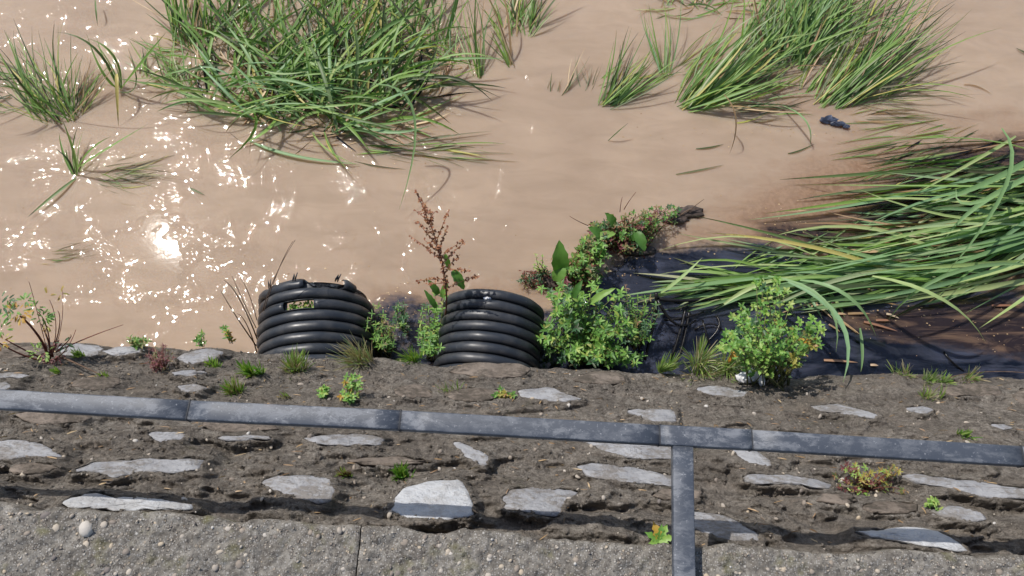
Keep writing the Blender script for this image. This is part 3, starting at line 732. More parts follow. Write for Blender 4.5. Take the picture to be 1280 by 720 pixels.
# ------------------------------------------------------------------ reeds
def reed_clump(name, label, group, cat, specs, parts=True, limit=290):
    "specs: dicts of base region, direction (degrees, 90 = away from the wall), length (px), rise, droop"
    b0 = at(specs[0]['b'][0], specs[0]['b'][1]); root = empty(name, b0); tag(root, label, cat, group)
    made = 0; rest = {}
    jobs = []
    for s in specs:
        for i in range(s['n']):
            if 'base_to' in s:
                t = random.random(); bx = s['b'][0] + (s['base_to'][0] - s['b'][0]) * t; by = s['b'][1] + (s['base_to'][1] - s['b'][1]) * t
                bx += random.gauss(0, .5) * s['b'][2]; by += random.gauss(0, .5) * s['b'][3]
            else:
                an = U(0, 6.283); rad = math.sqrt(random.random()); bx = s['b'][0] + s['b'][2] * rad * math.cos(an); by = s['b'][1] + s['b'][3] * rad * math.sin(an)
            A = R((s['a'][0] + s['a'][1]) / 2 + max(-1.7, min(1.7, random.gauss(0, 1))) * (s['a'][1] - s['a'][0]) / 3.4); L = U(*s['L'])
            if math.sin(A) < -.25: L *= .6
            tx = bx + L * math.cos(A); ty = by - L * math.sin(A)
            zb = s.get('zb', 0.0); sc_px = 1 / 290.0; Lm = L * sc_px
            z0 = WZ + U(0, zb) - .01; z2 = z0 + Lm * U(*s.get('rise', (.1, .5)))
            if z2 < WZ + .005: z2 = WZ + U(-.01, .012)
            P0 = at(bx, by, z0); P2 = at(tx, ty, z2)
            lat = Vector((P2.y - P0.y, P0.x - P2.x, 0)) * random.gauss(0, s.get('bend', .08))
            P1 = P0 * .5 + P2 * .5 + Vector((0, 0, Lm * U(*s.get('lift', (.1, .35))))) + lat
            jobs.append((P0, P1, P2, U(*s.get('w', (.006, .011))), random.gauss(0, s.get('roll', .5)), M[random.choice(s.get('m', ['reed'] * 7 + ['straw', 'reed_dark', 'reed_pale']))], L))
    for h in specs[0].get('hand', []):
        (bx, by, z0), (mx, my, z1), (tx, ty, z2), wd, mt = h
        P0 = at(bx, by, WZ + z0); Pm = at(mx, my, WZ + z1); P2 = at(tx, ty, WZ + z2); P1 = Pm * 2 - (P0 + P2) * .5
        jobs.insert(0, (P0, P1, P2, wd * (1.45 if wd < .013 else 1.15), U(-.3, .3), M[mt], 999))
    jobs.sort(key=lambda j: -j[6] * j[3])
    for j, (P0, P1, P2, wd, rl, mt, L) in enumerate(jobs):
        if j < limit:
            mb = MB(); blade(mb, P0, P1, P2, wd, roll=rl, seg=8 if L > 60 else 5); mb.build('blade', mt, root)
        else:
            rest.setdefault(mt.name, (mt, MB())); blade(rest[mt.name][1], P0, P1, P2, wd, roll=rl, seg=6)
    for mt, mb in rest.values(): tag(mb.build('small_blades', mt, root), kind='stuff')
    return root
G1 = 'clumps of reed standing in the muddy water'
# A: large matted clump
reed_clump('reed_clump', 'largest reed clump, a broad matted mound of green blades with dead straw inside', G1, 'reeds', [
  dict(b=(400, 130, 150, 55), n=230, a=(-40, 220), L=(40, 90), rise=(.0, .16), lift=(.0, .2), m=['straw', 'straw', 'straw_red', 'reed_dark', 'twig_black'], w=(.006, .014)),
  dict(b=(340, 115, 85, 50), n=90, a=(60, 250), L=(60, 120), rise=(-.1, .35), lift=(.15, .45), w=(.009, .019), bend=.2, m=['reed', 'reed', 'reed', 'reed_dark', 'reed_bright'], zb=.05),
  dict(b=(420, 115, 100, 55), n=150, a=(-60, 110), L=(60, 135), rise=(-.1, .35), lift=(.15, .5), w=(.009, .019), bend=.2, m=['reed', 'reed', 'reed', 'reed_dark', 'reed_bright'], zb=.05),
  dict(b=(400, 55, 165, 55), n=190, a=(35, 140), L=(60, 140), rise=(.2, .7), lift=(.1, .3), w=(.009, .016), m=['reed', 'reed', 'reed_dark']),
  dict(b=(240, 55, 30, 12), n=34, a=(75, 110), L=(70, 140), rise=(.4, .8), lift=(.05, .2), w=(.007, .012), bend=.04),
  dict(b=(430, 150, 80, 20), n=50, a=(-20, 200), L=(60, 110), rise=(-.2, .1), lift=(.03, .2), w=(.009, .016), bend=.2, m=['reed', 'reed', 'reed_bright', 'straw']),
  dict(b=(330, 110, 60, 40), n=40, a=(-25, 25), L=(50, 110), rise=(.0, .2), lift=(.1, .3), w=(.008, .015), m=['reed_bright', 'reed'], zb=.15),
  dict(b=(480, 190, 80, 12), n=40, a=(-20, 15), L=(50, 110), rise=(-.1, .05), lift=(.02, .1), w=(.006, .011), m=['reed', 'reed_mud']),
  dict(b=(230, 80, 30, 25), n=30, a=(120, 240), L=(30, 70), rise=(0, .3), lift=(.1, .3), w=(.004, .008)),
 ])
reed_clump('reed_clump', 'dense upright reed clump at the left edge with blades fanned towards the upper left', G1, 'reeds', [
  dict(b=(70, 148, 34, 12), n=62, a=(85, 160), L=(50, 130), rise=(.2, .7), lift=(.05, .2), w=(.004, .009), m=['reed', 'reed', 'reed_dark'],
       hand=[((60, 142, 0), (30, 110, .25), (2, 70, .35), .008, 'reed_dark'), ((84, 150, 0), (120, 110, .2), (150, 75, .3), .004, 'straw')]),
  dict(b=(30, 120, 34, 26), n=40, a=(100, 200), L=(30, 90), rise=(.0, .25), lift=(.02, .15), w=(.003, .008), m=['reed', 'reed_mud', 'reed_dark']),
  dict(b=(90, 140, 22, 12), n=26, a=(40, 110), L=(30, 80), rise=(.1, .5), lift=(.02, .15), w=(.004, .007)),
  dict(b=(100, 130, 12, 12), n=8, a=(60, 90), L=(30, 60), rise=(.1, .3), lift=(0, .1), w=(.002, .004), m=['straw']),
 ])
reed_clump('reed_clump', 'sparse small reed plant with one blade bent down, left of the broad mound', G1, 'reeds', [
  dict(b=(150, 115, 4, 3), n=5, a=(90, 130), L=(40, 80), rise=(.3, .6), lift=(.1, .2), w=(.006, .010),
       hand=[((148, 112, 0), (118, 60, .2), (70, 40, .25), .009, 'reed_dark'), ((150, 112, 0), (175, 80, .2), (208, 40, .3), .010, 'reed'),
             ((146, 92, .12), (146, 110, .12), (148, 158, .0), .011, 'reed'), ((150, 112, 0), (128, 90, .12), (108, 42, .22), .009, 'reed'),
             ((152, 110, 0), (142, 70, .15), (110, 48, .2), .008, 'reed'), ((150, 115, 0), (170, 105, .1), (160, 60, .2), .006, 'reed_dark')]),
 ])
reed_clump('reed_clump', 'low spreading reed tuft touching the lower left of the broad mound', G1, 'reeds', [
  dict(b=(228, 112, 22, 8), n=34, a=(20, 170), L=(25, 75), rise=(.0, .4), lift=(.1, .3), w=(.004, .008)),
  dict(b=(228, 118, 26, 10), n=20, a=(200, 330), L=(15, 45), rise=(-.1, .1), lift=(.05, .2), w=(.003, .007), m=['reed', 'reed_mud']),
  dict(b=(182, 98, 8, 6), n=10, a=(40, 150), L=(30, 55), rise=(.1, .4), lift=(.1, .3), w=(.004, .007)),
 ])
reed_clump('reed_clump', 'small reed plant with a brown blade pointing down left and hair grass trailing right', G1, 'reeds', [
  dict(b=(95, 222, 5, 4), n=8, a=(50, 120), L=(30, 70), rise=(.1, .4), lift=(.1, .25), w=(.006, .010),
       hand=[((96, 222, 0), (66, 245, .02), (34, 272, .01), .010, 'reed_dark'), ((96, 220, 0), (92, 190, .1), (78, 150, .2), .009, 'reed'),
             ((95, 218, 0), (110, 190, .15), (140, 170, .2), .009, 'reed'), ((100, 208, .02), (130, 188, .1), (185, 155, .16), .009, 'reed'),
             ((93, 218, 0), (85, 200, .06), (70, 186, .1), .006, 'reed_dark')]),
  dict(b=(125, 222, 20, 14), n=80, a=(-25, 25), L=(30, 100), rise=(.0, .06), lift=(.0, .08), w=(.002, .005), m=['reed_mud', 'reed', 'reed_mud'], bend=.12),
 ])
reed_clump('sunken_grass', 'thin green grass lying under the silty surface among the glints', None, 'grass', [
  dict(b=(45, 322, 10, 8), n=36, a=(-12, 22), L=(25, 75), rise=(.0, .01), lift=(.0, .02), w=(.002, .005), m=['reed_mud', 'reed_mud', 'reed'], bend=.1)])
reed_clump('reed_clump', 'narrow clump of upright blades just right of the broad mound at the top', G1, 'reeds', [
  dict(b=(600, 100, 6, 5), n=14, a=(75, 125), L=(50, 130), rise=(.3, .7), lift=(.05, .2), w=(.005, .009)),
  dict(b=(572, 80, 25, 12), n=22, a=(60, 160), L=(30, 100), rise=(.2, .5), lift=(.05, .2), w=(.004, .008))])
reed_clump('reed_clump', 'upright reed clump at the top edge left of the open water', G1, 'reeds', [
  dict(b=(642, 86, 5, 4), n=12, a=(75, 135), L=(50, 110), rise=(.3, .7), lift=(.05, .15), w=(.006, .010)),
  dict(b=(650, 40, 22, 14), n=46, a=(50, 125), L=(40, 90), rise=(.2, .6), lift=(.05, .2), w=(.005, .010))])
reed_clump('sparse_reeds', 'few thin dark stalks with bleached tips standing apart in open water', None, 'reeds', [
  dict(b=(700, 122, 18, 4), n=10, a=(55, 90), L=(25, 75), rise=(.2, .5), lift=(.0, .1), w=(.003, .005), m=['reed_dark', 'straw', 'reed_mud'])])
reed_clump('reed_clump', 'small leaning reed clump at the left end of the right hand reeds', G1, 'reeds', [
  dict(b=(758, 136, 14, 4), n=44, a=(30, 80), L=(40, 120), rise=(.2, .6), lift=(.0, .12), w=(.005, .009), m=['reed', 'reed_dark', 'reed']),
  dict(b=(770, 115, 40, 14), n=36, a=(10, 55), L=(25, 70), rise=(.0, .15), lift=(.0, .1), w=(.003, .007), m=['reed', 'reed_mud']),
  dict(b=(735, 120, 10, 5), n=8, a=(60, 120), L=(30, 60), rise=(.1, .3), lift=(0, .1), w=(.003, .005), m=['straw', 'reed_mud'])])
reed_clump('reed_clump', 'tall thin reed tuft standing between two leaning clumps near the top', G1, 'reeds', [
  dict(b=(832, 100, 6, 4), n=16, a=(70, 110), L=(50, 110), rise=(.3, .6), lift=(.0, .15), w=(.004, .008), m=['reed', 'reed_bright']),
  dict(b=(845, 95, 22, 5), n=16, a=(10, 60), L=(40, 90), rise=(.0, .2), lift=(.0, .15), w=(.003, .006), m=['reed_mud', 'reed'])])
reed_clump('reed_clump', 'reed clump leaning hard right above the hooked drifting blades', G1, 'reeds', [
  dict(b=(862, 136, 22, 7), n=76, a=(18, 66), L=(70, 190), bend=.12, rise=(.1, .5), lift=(.0, .2), w=(.006, .011)),
  dict(b=(900, 120, 60, 16), n=66, a=(-5, 60), L=(50, 140), bend=.16, rise=(.0, .3), lift=(.0, .2), w=(.005, .010), m=['reed', 'reed_bright', 'reed_dark', 'straw']),
  dict(b=(920, 148, 40, 8), n=26, a=(-5, 20), L=(40, 90), rise=(-.05, .02), lift=(.0, .05), w=(.005, .009), m=['reed', 'reed_mud'],
       )])
reed_clump('reed_mat', 'low matted reeds cut by the top edge right of centre', None, 'reeds', [
  dict(b=(880, 15, 60, 10), n=80, a=(-20, 200), L=(30, 80), rise=(-.05, .2), lift=(.0, .2), w=(.005, .010), m=['reed', 'reed_dark', 'straw', 'reed_bright'], bend=.2)])
reed_clump('reed_clump', 'tallest reed clump at the top right with blades running off the top edge', G1, 'reeds', [
  dict(b=(985, 85, 30, 8), n=50, a=(60, 105), L=(70, 140), rise=(.3, .7), lift=(.0, .15), w=(.007, .012)),
  dict(b=(965, 75, 65, 22), n=112, a=(20, 85), L=(70, 190), bend=.13, rise=(.1, .5), lift=(.05, .25), w=(.006, .012), m=['reed', 'reed', 'reed_dark', 'reed_bright']),
  dict(b=(1020, 45, 60, 28), n=76, a=(25, 110), bend=.14, L=(50, 120), rise=(.1, .5), lift=(.05, .25), w=(.006, .011), m=['reed', 'reed_dark'])])
reed_clump('reed_clump', 'open reed clump fanning to the upper right beside the dark plastic scrap', G1, 'reeds', [
  dict(b=(1040, 134, 28, 8), n=74, a=(28, 74), L=(70, 220), rise=(.1, .45), lift=(.0, .2), w=(.005, .011), bend=.09),
  dict(b=(1060, 118, 50, 20), n=64, a=(0, 65), L=(60, 150), rise=(.0, .3), lift=(.0, .15), w=(.004, .008), m=['reed', 'reed_mud', 'reed_dark']),
  dict(b=(1005, 118, 10, 8), n=14, a=(45, 65), L=(40, 90), rise=(.1, .4), lift=(.0, .1), w=(.005, .009)),
  dict(b=(1060, 150, 30, 6), n=22, a=(-8, 20), L=(40, 110), rise=(.0, .05), lift=(.0, .08), w=(.004, .008), m=['reed', 'reed_mud', 'straw']),
  ])
# right hand laid reeds, rooted past the right edge and combed left by the current
reed_clump('laid_reeds', 'dull dark reeds combed flat towards the lower left at the right edge', 'reeds flattened by the current at the right', 'reeds', [
  dict(b=(1300, 185, 60, 30), base_to=(1230, 250), n=80, a=(182, 208), L=(100, 260), rise=(.0, .06), lift=(.0, .1), w=(.008, .019), m=['reed_dark', 'reed_dark', 'twig_black', 'reed', 'reed_bright', 'straw'], bend=.05,
       hand=[((1270, 170, .05), (1220, 200, .1), (1130, 250, .04), .014, 'reed_bright'), ((1250, 215, .05), (1100, 250, .05), (935, 275, .02), .014, 'reed_bright')]),
  dict(b=(1170, 190, 50, 20), n=50, a=(185, 215), L=(60, 130), rise=(.0, .03), lift=(.0, .06), w=(.005, .011), m=['reed_dark', 'reed', 'twig_black'], bend=.05),
  dict(b=(1200, 160, 60, 16), n=30, a=(182, 205), L=(60, 150), rise=(.0, .03), lift=(.0, .06), w=(.005, .010), m=['reed_dark', 'reed'], bend=.05),
 ])
reed_clump('laid_reeds', 'bright broad reeds sweeping in from the right edge above the brown pool', 'reeds flattened by the current at the right', 'reeds', [
  dict(b=(1340, 230, 30, 40), base_to=(1340, 310), n=90, a=(174, 214), L=(120, 340), rise=(-.03, .15), lift=(.03, .28), w=(.009, .028), m=['reed_bright', 'reed_pale', 'reed', 'reed_bright', 'reed_bright', 'reed_dark'], bend=.09,
       hand=[((1345, 180, .2), (1230, 250, .3), (1195, 235, .28), .012, 'reed_bright'), ((1340, 200, .15), (1240, 245, .2), (1180, 300, .1), .022, 'reed_bright'),
             ((1252, 160, .30), (1258, 230, .34), (1180, 345, .2), .018, 'reed_bright'),
             ((1330, 175, .1), (1240, 225, .2), (1160, 255, .12), .024, 'reed_bright')]),
  dict(b=(1230, 290, 90, 30), n=60, a=(168, 212), L=(70, 190), rise=(-.02, .08), lift=(.0, .15), w=(.008, .022), m=['reed_bright', 'reed', 'reed_dark', 'straw', 'straw', 'reed_pale'], bend=.12),
  dict(b=(1180, 300, 90, 20), n=50, a=(172, 200), L=(60, 150), rise=(-.02, .04), lift=(.0, .08), w=(.006, .013), m=['reed_dark', 'straw', 'reed'], bend=.08),
 ])
reed_clump('laid_reeds', 'long pale green blades lying over the dark pool behind the yellow green bush', 'reeds flattened by the current at the right', 'reeds', [
  dict(b=(1150, 345, 150, 22), n=84, a=(164, 204), L=(100, 270), rise=(-.01, .1), lift=(.03, .22), w=(.009, .025), m=['reed_bright', 'reed_pale', 'reed', 'reed_bright', 'reed_bright', 'reed_dark'], bend=.09,
       hand=[((1090, 345, .2), (1180, 375, .3), (1232, 428, .05), .020, 'reed_bright'), ((1000, 350, .15), (1060, 370, .25), (1095, 420, .1), .012, 'reed_bright'),
             ((985, 352, .2), (1050, 400, .35), (1054, 478, .5), .018, 'reed_bright'), ((960, 345, .2), (1030, 375, .35), (1045, 440, .3), .014, 'reed_bright'),
             ((1075, 410, .02), (1078, 440, .02), (1076, 465, .01), .010, 'reed_bright'), ((905, 380, .15), (950, 355, .2), (1000, 345, .2), .012, 'reed_bright'),
             ((826, 366, .1), (850, 348, .16), (878, 322, .2), .014, 'reed_bright'), ((1280, 330, .15), (1180, 345, .3), (1110, 400, .1), .012, 'reed_bright')]),
  dict(b=(960, 358, 60, 14), n=42, a=(165, 205), L=(70, 150), rise=(.0, .12), lift=(.05, .25), w=(.011, .022), m=['reed_bright', 'reed_pale', 'reed']),
  dict(b=(1130, 358, 140, 14), n=50, a=(170, 200), L=(60, 160), rise=(-.02, .03), lift=(.0, .08), w=(.006, .013), m=['reed_dark', 'straw', 'reed_dark'], bend=.08),
  dict(b=(1000, 360, 40, 14), n=14, a=(-65, -20), L=(50, 110), rise=(-.02, .1), lift=(.1, .3), w=(.009, .014), m=['reed_bright']),
  dict(b=(990, 340, 90, 18), n=30, a=(10, 40), L=(40, 110), rise=(-.02, .1), lift=(.05, .2), w=(.008, .014), m=['reed_bright', 'reed'], bend=.08),
 ])
# single drifting blades / straws
def lone(name, label, cat, pts, wd, mt, group=None):
    (bx, by, z0), (mx, my, z1), (tx, ty, z2) = pts
    P0 = at(bx, by, WZ + z0); Pm = at(mx, my, WZ + z1); P2 = at(tx, ty, WZ + z2); P1 = Pm * 2 - (P0 + P2) * .5
    mb = MB(); blade(mb, P0, P1, P2, wd, roll=U(-.2, .2), seg=10); e = link(name, mb.mesh(name, True, P0), M[mt]); e.location = P0
    tag(e, label, cat, group); return e
lone('drifting_blade', 'pale curved blade hooked over above the open water right of centre', 'grass blade', ((978, 132, .02), (1008, 152, .1), (1012, 184, .02)), .010, 'reed_bright')
lone('drifting_blade', 'thin straw coloured blade hanging down below the right leaning clump', 'grass blade', ((905, 118, .2), (920, 150, .15), (912, 192, .01)), .008, 'straw')
lone('drifting_blade', 'short dark stalk sticking up alone below the small leaning clump', 'grass blade', ((760, 176, 0), (772, 165, .05), (785, 154, .08)), .006, 'reed_dark')
lone('drifting_blade', 'short dark blade floating level in open water below the leaning reeds', 'grass blade', ((870, 186, .003), (888, 184, .006), (905, 180, .003)), .008, 'reed_dark')
lone('drifting_blade', 'silted blade floating just under the short dark one', 'grass blade', ((845, 218, .003), (878, 212, .006), (905, 206, .003)), .008, 'reed_mud')
lone('drifting_blade', 'short dark blade lying under the tip of the hooked pale blade', 'grass blade', ((985, 192, .003), (1000, 188, .006), (1018, 180, .003)), .007, 'reed_dark')
lone('drifting_blade', 'slender dark floating blade at the upper left above the small bent plant', 'grass blade', ((119, 0, .05), (120, 14, .06), (122, 32, .003)), .008, 'reed_dark')
lone('drifting_blade', 'long thin brown stalk crossing the water towards the top of the broad mound', 'grass blade', ((166, 0, .2), (190, 14, .2), (216, 30, .15)), .006, 'straw')
lone('drifting_blade', 'small brown blade floating right of the sunken hair grass', 'grass blade', ((237, 235, .003), (246, 239, .005), (256, 244, .003)), .007, 'reed_dark')
lone('drifting_blade', 'long pale blade drooping from the broad mound down above the red seed stalk', 'grass blade', ((470, 105, .4), (518, 145, .3), (499, 262, .05)), .011, 'reed_bright')
lone('drifting_blade', 'long flat green blade floating at the lower left of the broad mound', 'grass blade', ((312, 176, .005), (370, 195, .02), (450, 205, .003)), .016, 'reed_bright')
lone('drifting_blade', 'thin yellowing straw floating at the far right near the top edge', 'grass blade', ((1205, 106, .003), (1222, 108, .005), (1240, 118, .003)), .006, 'straw')
lone('drifting_blade', 'dark blade tip poking in from the right edge near the top', 'grass blade', ((1285, 68, .005), (1278, 64, .01), (1270, 60, .003)), .010, 'reed_dark')
SLAB = ['pinkish straw just under the bright reeds, topmost of the floating straws', 'long pale straw crossing the dark pool below the topmost straws', 'short broad pale straw nearest the yellow green bush', 'level pale straw right of the short broad one',
 'long pink straw slanting down right in the middle of the dark pool', 'pale straw slanting down beside the long pink one', 'short steep straw at the left end of the floating straws', 'short pink straw at the right end of the middle row of floating straws',
 'level pink straw lying just above the long slanting pink one', 'longest of the steep pale straws slanting down right beside the bush', 'tiny pinkish straw left of the long pale one', 'level pink straw far to the right on the brown pool',
 'thin pink straw floating low near the wall lip', 'tiny pinkish straw lowest and nearest the wall lip', 'steep pale straw touching the edge of the yellow green bush', 'pale straw sticking out steeply from under the bright reeds']
for i, (x0, y0, x1, y1, mt) in enumerate([(1065, 362, 1095, 358, 'straw_red'), (1062, 372, 1128, 382, 'straw'), (1045, 392, 1058, 393, 'straw'), (1060, 392, 1088, 392, 'straw'), (1080, 402, 1122, 414, 'straw_red'), (1050, 400, 1070, 416, 'straw'),
                                          (1036, 405, 1050, 415, 'straw'), (1108, 392, 1124, 398, 'straw_red'), (1095, 400, 1118, 401, 'straw_red'), (1045, 398, 1075, 418, 'straw'), (1055, 378, 1066, 380, 'straw_red'), (1240, 382, 1274, 382, 'straw_red'),
                                          (1030, 450, 1072, 453, 'straw_red'), (1088, 456, 1098, 457, 'straw_red'), (1020, 380, 1040, 398, 'straw'), (1070, 350, 1092, 366, 'straw')]):
    a, b = at(x0, y0, WZ + .008), at(x1, y1, WZ + .008); mb = MB()
    blade(mb, a, (a + b) / 2 + Vector((0, 0, .012)), b, .010, roll=0, seg=4, notch=.9); e = link('floating_straw', mb.mesh('floating_straw', True, a), M[mt]); e.location = a
    tag(e, SLAB[i], 'straw', 'dead straws floating on the dark pool')

# ------------------------------------------------------------------ broadleaf plants
def bush(name, label, base, tips, n_stem, leaf_n, LL, LW, mats, zr, stem_mat='stem', droop=.3, cat='plant', group=None, start=.25, stem_r=(.003, .001), lobes=0, up=.35, base_spread=.02, bulge=.5, star=4):
    """base: point; tips: list of pixel ellipses (cx,cy,rx,ry,weight); zr: tip height above base. mats: [(name, weight)]"""
    base = Vector(base); root = empty(name, base); tag(root, label, cat, group)
    stems = MB(); fol = {}
    tot = [e[4] if len(e) > 4 else 1 for e in tips]; mn = [a for a, _ in mats]; mw = [b for _, b in mats]
    for i in range(n_stem):
        e = random.choices(tips, tot)[0]; an = U(0, 6.283); rd = math.sqrt(random.random())
        px, py = e[0] + e[2] * rd * math.cos(an), e[1] + e[3] * rd * math.sin(an)
        z = base.z + U(*zr) * (1 - .35 * rd * rd)
        P2 = at(px, py, z); P0 = base + Vector((U(-1, 1), U(-.6, .6), 0)) * base_spread
        P1 = (P0 + P2) / 2 + Vector((0, 0, abs(P2.z - P0.z) * bulge * .5)) + rv(.02)
        pts = [bez(P0, P1, P2, t / 6) for t in range(7)]; tube(stems, pts, stem_r[0], stem_r[1], 4)
        mt = random.choices(mn, mw)[0]; mb = fol.setdefault(mt, MB())
        mb2 = fol.setdefault(random.choices(mn, mw)[0], MB())
        for j in range(leaf_n):
            t = start + (1 - start) * (j + U(0, 1)) / leaf_n; p = bez(P0, P1, P2, t); d = (bez(P0, P1, P2, min(1, t + .05)) - bez(P0, P1, P2, t - .05)).normalized()
            o = d.orthogonal().normalized(); o.rotate(Matrix.Rotation(j * 2.4 + U(-.4, .4), 3, d))
            dd = (o + d * U(.1, .8) + Vector((0, 0, up * U(.2, 1)))).normalized(); s = U(.6, 1.1) * (1.1 - .4 * t)
            leaf(mb if random.random() < .8 else mb2, p, dd, (Vector((0, 0, 1)) + d * .5 + rv(.3)).normalized(), LL * s, LW * s, curl=U(0, droop), lobes=lobes)
        for j in range(star):
            a2 = j * 6.283 / max(1, star) + U(-.3, .3); dd = Vector((math.cos(a2), math.sin(a2), U(.1, .7)))
            leaf(mb, P2, dd, Vector((0, 0, 1)) + rv(.2), LL * U(.45, .8), LW * U(.5, .8), curl=.2, lobes=lobes)
    stems.build('stems', M[stem_mat], root)
    for mt, mb in fol.items(): tag(mb.build('foliage', M[mt], root), kind='stuff')
    return root
def big_leaves(root, specs, mt='leaf'):
    for (x0, y0, x1, y1, dz0, dz1, wd) in specs:
        a = at(x0, y0, WZ + dz0); b = at(x1, y1, WZ + dz1); mb = MB(); L = (b - a).length
        d = (b - a).normalized(); s = d.cross(Vector((0, 0, 1))).normalized(); n = s.cross(d)
        vs, fs, uv = [], [], []; K = 9
        for i in range(K):
            t = i / (K - 1); hw = wd * .5 * (math.sin(math.pi * min(1, .08 + t * .92) ** .8) ** .75) * (1 + .10 * math.sin(t * 23)) + .0005
            c = a + d * L * t + n * (.10 * L * math.sin(t * 3.1))
            for q, hh in ((-1, .28), (-.5, .12), (0, 0), (.5, .12), (1, .28)):
                vs.append(c + s * hw * q + n * (hw * hh + .004 * math.sin(t * 19 + q * 3) * abs(q))); uv.append((.5 + q * .5, t))
        for i in range(K - 1):
            for q in range(4): f = i * 5 + q; fs.append((f, f + 1, f + 6, f + 5))
        mb.add(vs, fs, uv); mb.build('leaf', M[mt], root)

# bush right of the intact pipe
b_main = at(735, 462, WZ + .02); b_main.z = WZ + .02
g = bush('leafy_bush', 'large bright green leafy bush against the right side of the intact pipe', at(735, 440, WZ), [(712, 415, 40, 34, 3), (765, 420, 32, 34, 2), (735, 446, 60, 12, 2.5), (694, 372, 22, 20, 1.2), (735, 368, 30, 18, 1), (775, 385, 14, 24, .7), (790, 448, 12, 10, .5)],
         118, 13, .042, .015, [('leaf', 5), ('leaf_light', 3), ('leaf_dark', 2)], (.12, .44), bulge=.9, base_spread=.10, star=5)
big_leaves(g, [(716, 372, 728, 350, .35, .4, .03), (738, 378, 770, 360, .3, .35, .03)])
tag(bush('leafy_bush', 'loose dark leafed sprays leaning over the dark pool at the right of the big bush', at(790, 430, WZ), [(805, 385, 24, 22, 2), (785, 370, 18, 14, 1), (800, 420, 14, 20, 1)],
     26, 12, .034, .009, [('leaf', 3), ('leaf_dark', 2), ('leaf_olive', 1)], (.08, .26), base_spread=.05))
g = bush('dock_plant', 'dock plant with one upright broad leaf and reddish brown seed tops above the big bush', at(715, 350, WZ), [(705, 340, 26, 22, 1), (738, 330, 26, 24, 2), (742, 305, 18, 12, 2)],
         90, 12, .032, .014, [('leaf', 3), ('leaf_olive', 4), ('leaf_light', 2), ('leaf_red', .5)], (.10, .32), base_spread=.09, stem_mat='twig_red')
big_leaves(g, [(700, 340, 699, 300, .22, .34, .075), (696, 352, 704, 326, .2, .25, .06), (748, 322, 752, 302, .2, .26, .055)])
g = bush('trailing_plant', 'trailing reddish green plant reaching out over the water from the bush to the black clod', at(775, 305, WZ), [(765, 290, 30, 18, 3), (800, 280, 24, 16, 3), (830, 268, 24, 12, 2), (745, 285, 12, 10, 1), (790, 305, 20, 12, 1)],
         120, 11, .028, .012, [('leaf', 3), ('leaf_olive', 4), ('leaf_red', 1), ('leaf_dark', 2)], (.03, .18), base_spread=.12, stem_mat='twig_red')
big_leaves(g, [(752, 296, 735, 284, .14, .18, .045), (768, 282, 756, 266, .14, .2, .045), (795, 290, 806, 314, .15, .12, .05), (745, 298, 770, 292, .14, .15, .04), (790, 300, 797, 290, .12, .15, .03)])
def twigs(name, label, cat, specs, mt, group=None, parent=None, pname='twig'):
    p0 = specs[0][0][0]; root = empty(name, p0) if parent is None else parent
    if parent is None: tag(root, label, cat, group)
    for pts, r0, r1 in specs:
        mb = MB(); n = len(pts)
        if n == 3:
            P1 = pts[1] * 2 - (pts[0] + pts[2]) * .5; pp = [bez(pts[0], P1, pts[2], t / 8) for t in range(9)]
        else: pp = pts
        tube(mb, pp, r0, r1, 5); mb.build(pname, M[mt], root)
    return root
def A3(*pts): return [at(x, y, WZ + z) for x, y, z in pts]
twigs('x', '', '', [(A3((735, 282, .12), (722, 276, .2), (712, 270, .22)), .002, .001), (A3((780, 262, .12), (786, 252, .2), (795, 240, .25)), .002, .001), (A3((775, 265, .1), (776, 255, .15), (778, 246, .18)), .002, .001)], 'twig_red', parent=g, pname='seed_stalk')
# dock seed stalk + bush between the pipes
g = bush('weed_clump', 'green weed clump hugging the left side of the intact pipe', at(545, 445, WZ), [(540, 405, 16, 28, 3), (548, 380, 14, 14, 2), (532, 425, 12, 16, 2), (552, 432, 6, 12, 1)],
         48, 12, .034, .010, [('leaf', 4), ('leaf_light', 3), ('leaf_dark', 1)], (.12, .34), base_spread=.04)
g = empty('seeding_dock', at(556, 400, WZ + .05)); tag(g, 'tall rust red seeding dock stalk rising over the water between the two pipes', 'plant')
main = A3((556, 398, .15), (553, 330, .55), (519, 238, .75)); P1 = main[1] * 2 - (main[0] + main[2]) * .5
mb = MB(); pts = [bez(main[0], P1, main[2], t / 14) for t in range(15)]; tube(mb, pts, .004, .0015, 5); mb.build('stalk', M['twig_red'], g)
br = [(.30, 598, 345), (.34, 535, 356), (.42, 575, 318), (.5, 582, 302), (.52, 512, 294), (.55, 580, 300), (.6, 560, 283), (.62, 525, 282), (.66, 562, 262), (.7, 517, 275), (.74, 538, 262), (.78, 518, 262), (.8, 545, 264), (.86, 532, 258), (.46, 588, 340), (.38, 520, 352), (.58, 530, 300)]
for t, x, y in br:
    a = bez(main[0], P1, main[2], t); b = at(x, y, a.z + U(.0, .06)); mb = MB()
    c1 = (a + b) / 2 + Vector((0, 0, .02)); pp = [bez(a, c1, b, q / 6) for q in range(7)]; tube(mb, pp, .002, .001, 4)
    for q in range(int(22 * (b - a).length / .12)):
        tt = U(.15, 1); p = bez(a, c1, b, tt) + rv(.003); dd = rv(1)
        leaf(mb, p, dd, Vector((0, 0, 1)), .011, .008)
    mb.build('seed_branch', M['seed'], g)
mb = MB()
for q in range(150):
    tt = U(.25, 1); p = bez(main[0], P1, main[2], tt) + rv(.007); leaf(mb, p, rv(1), Vector((0, 0, 1)), .013, .009)
tag(mb.build('seeds', M['seed'], g), kind='stuff')
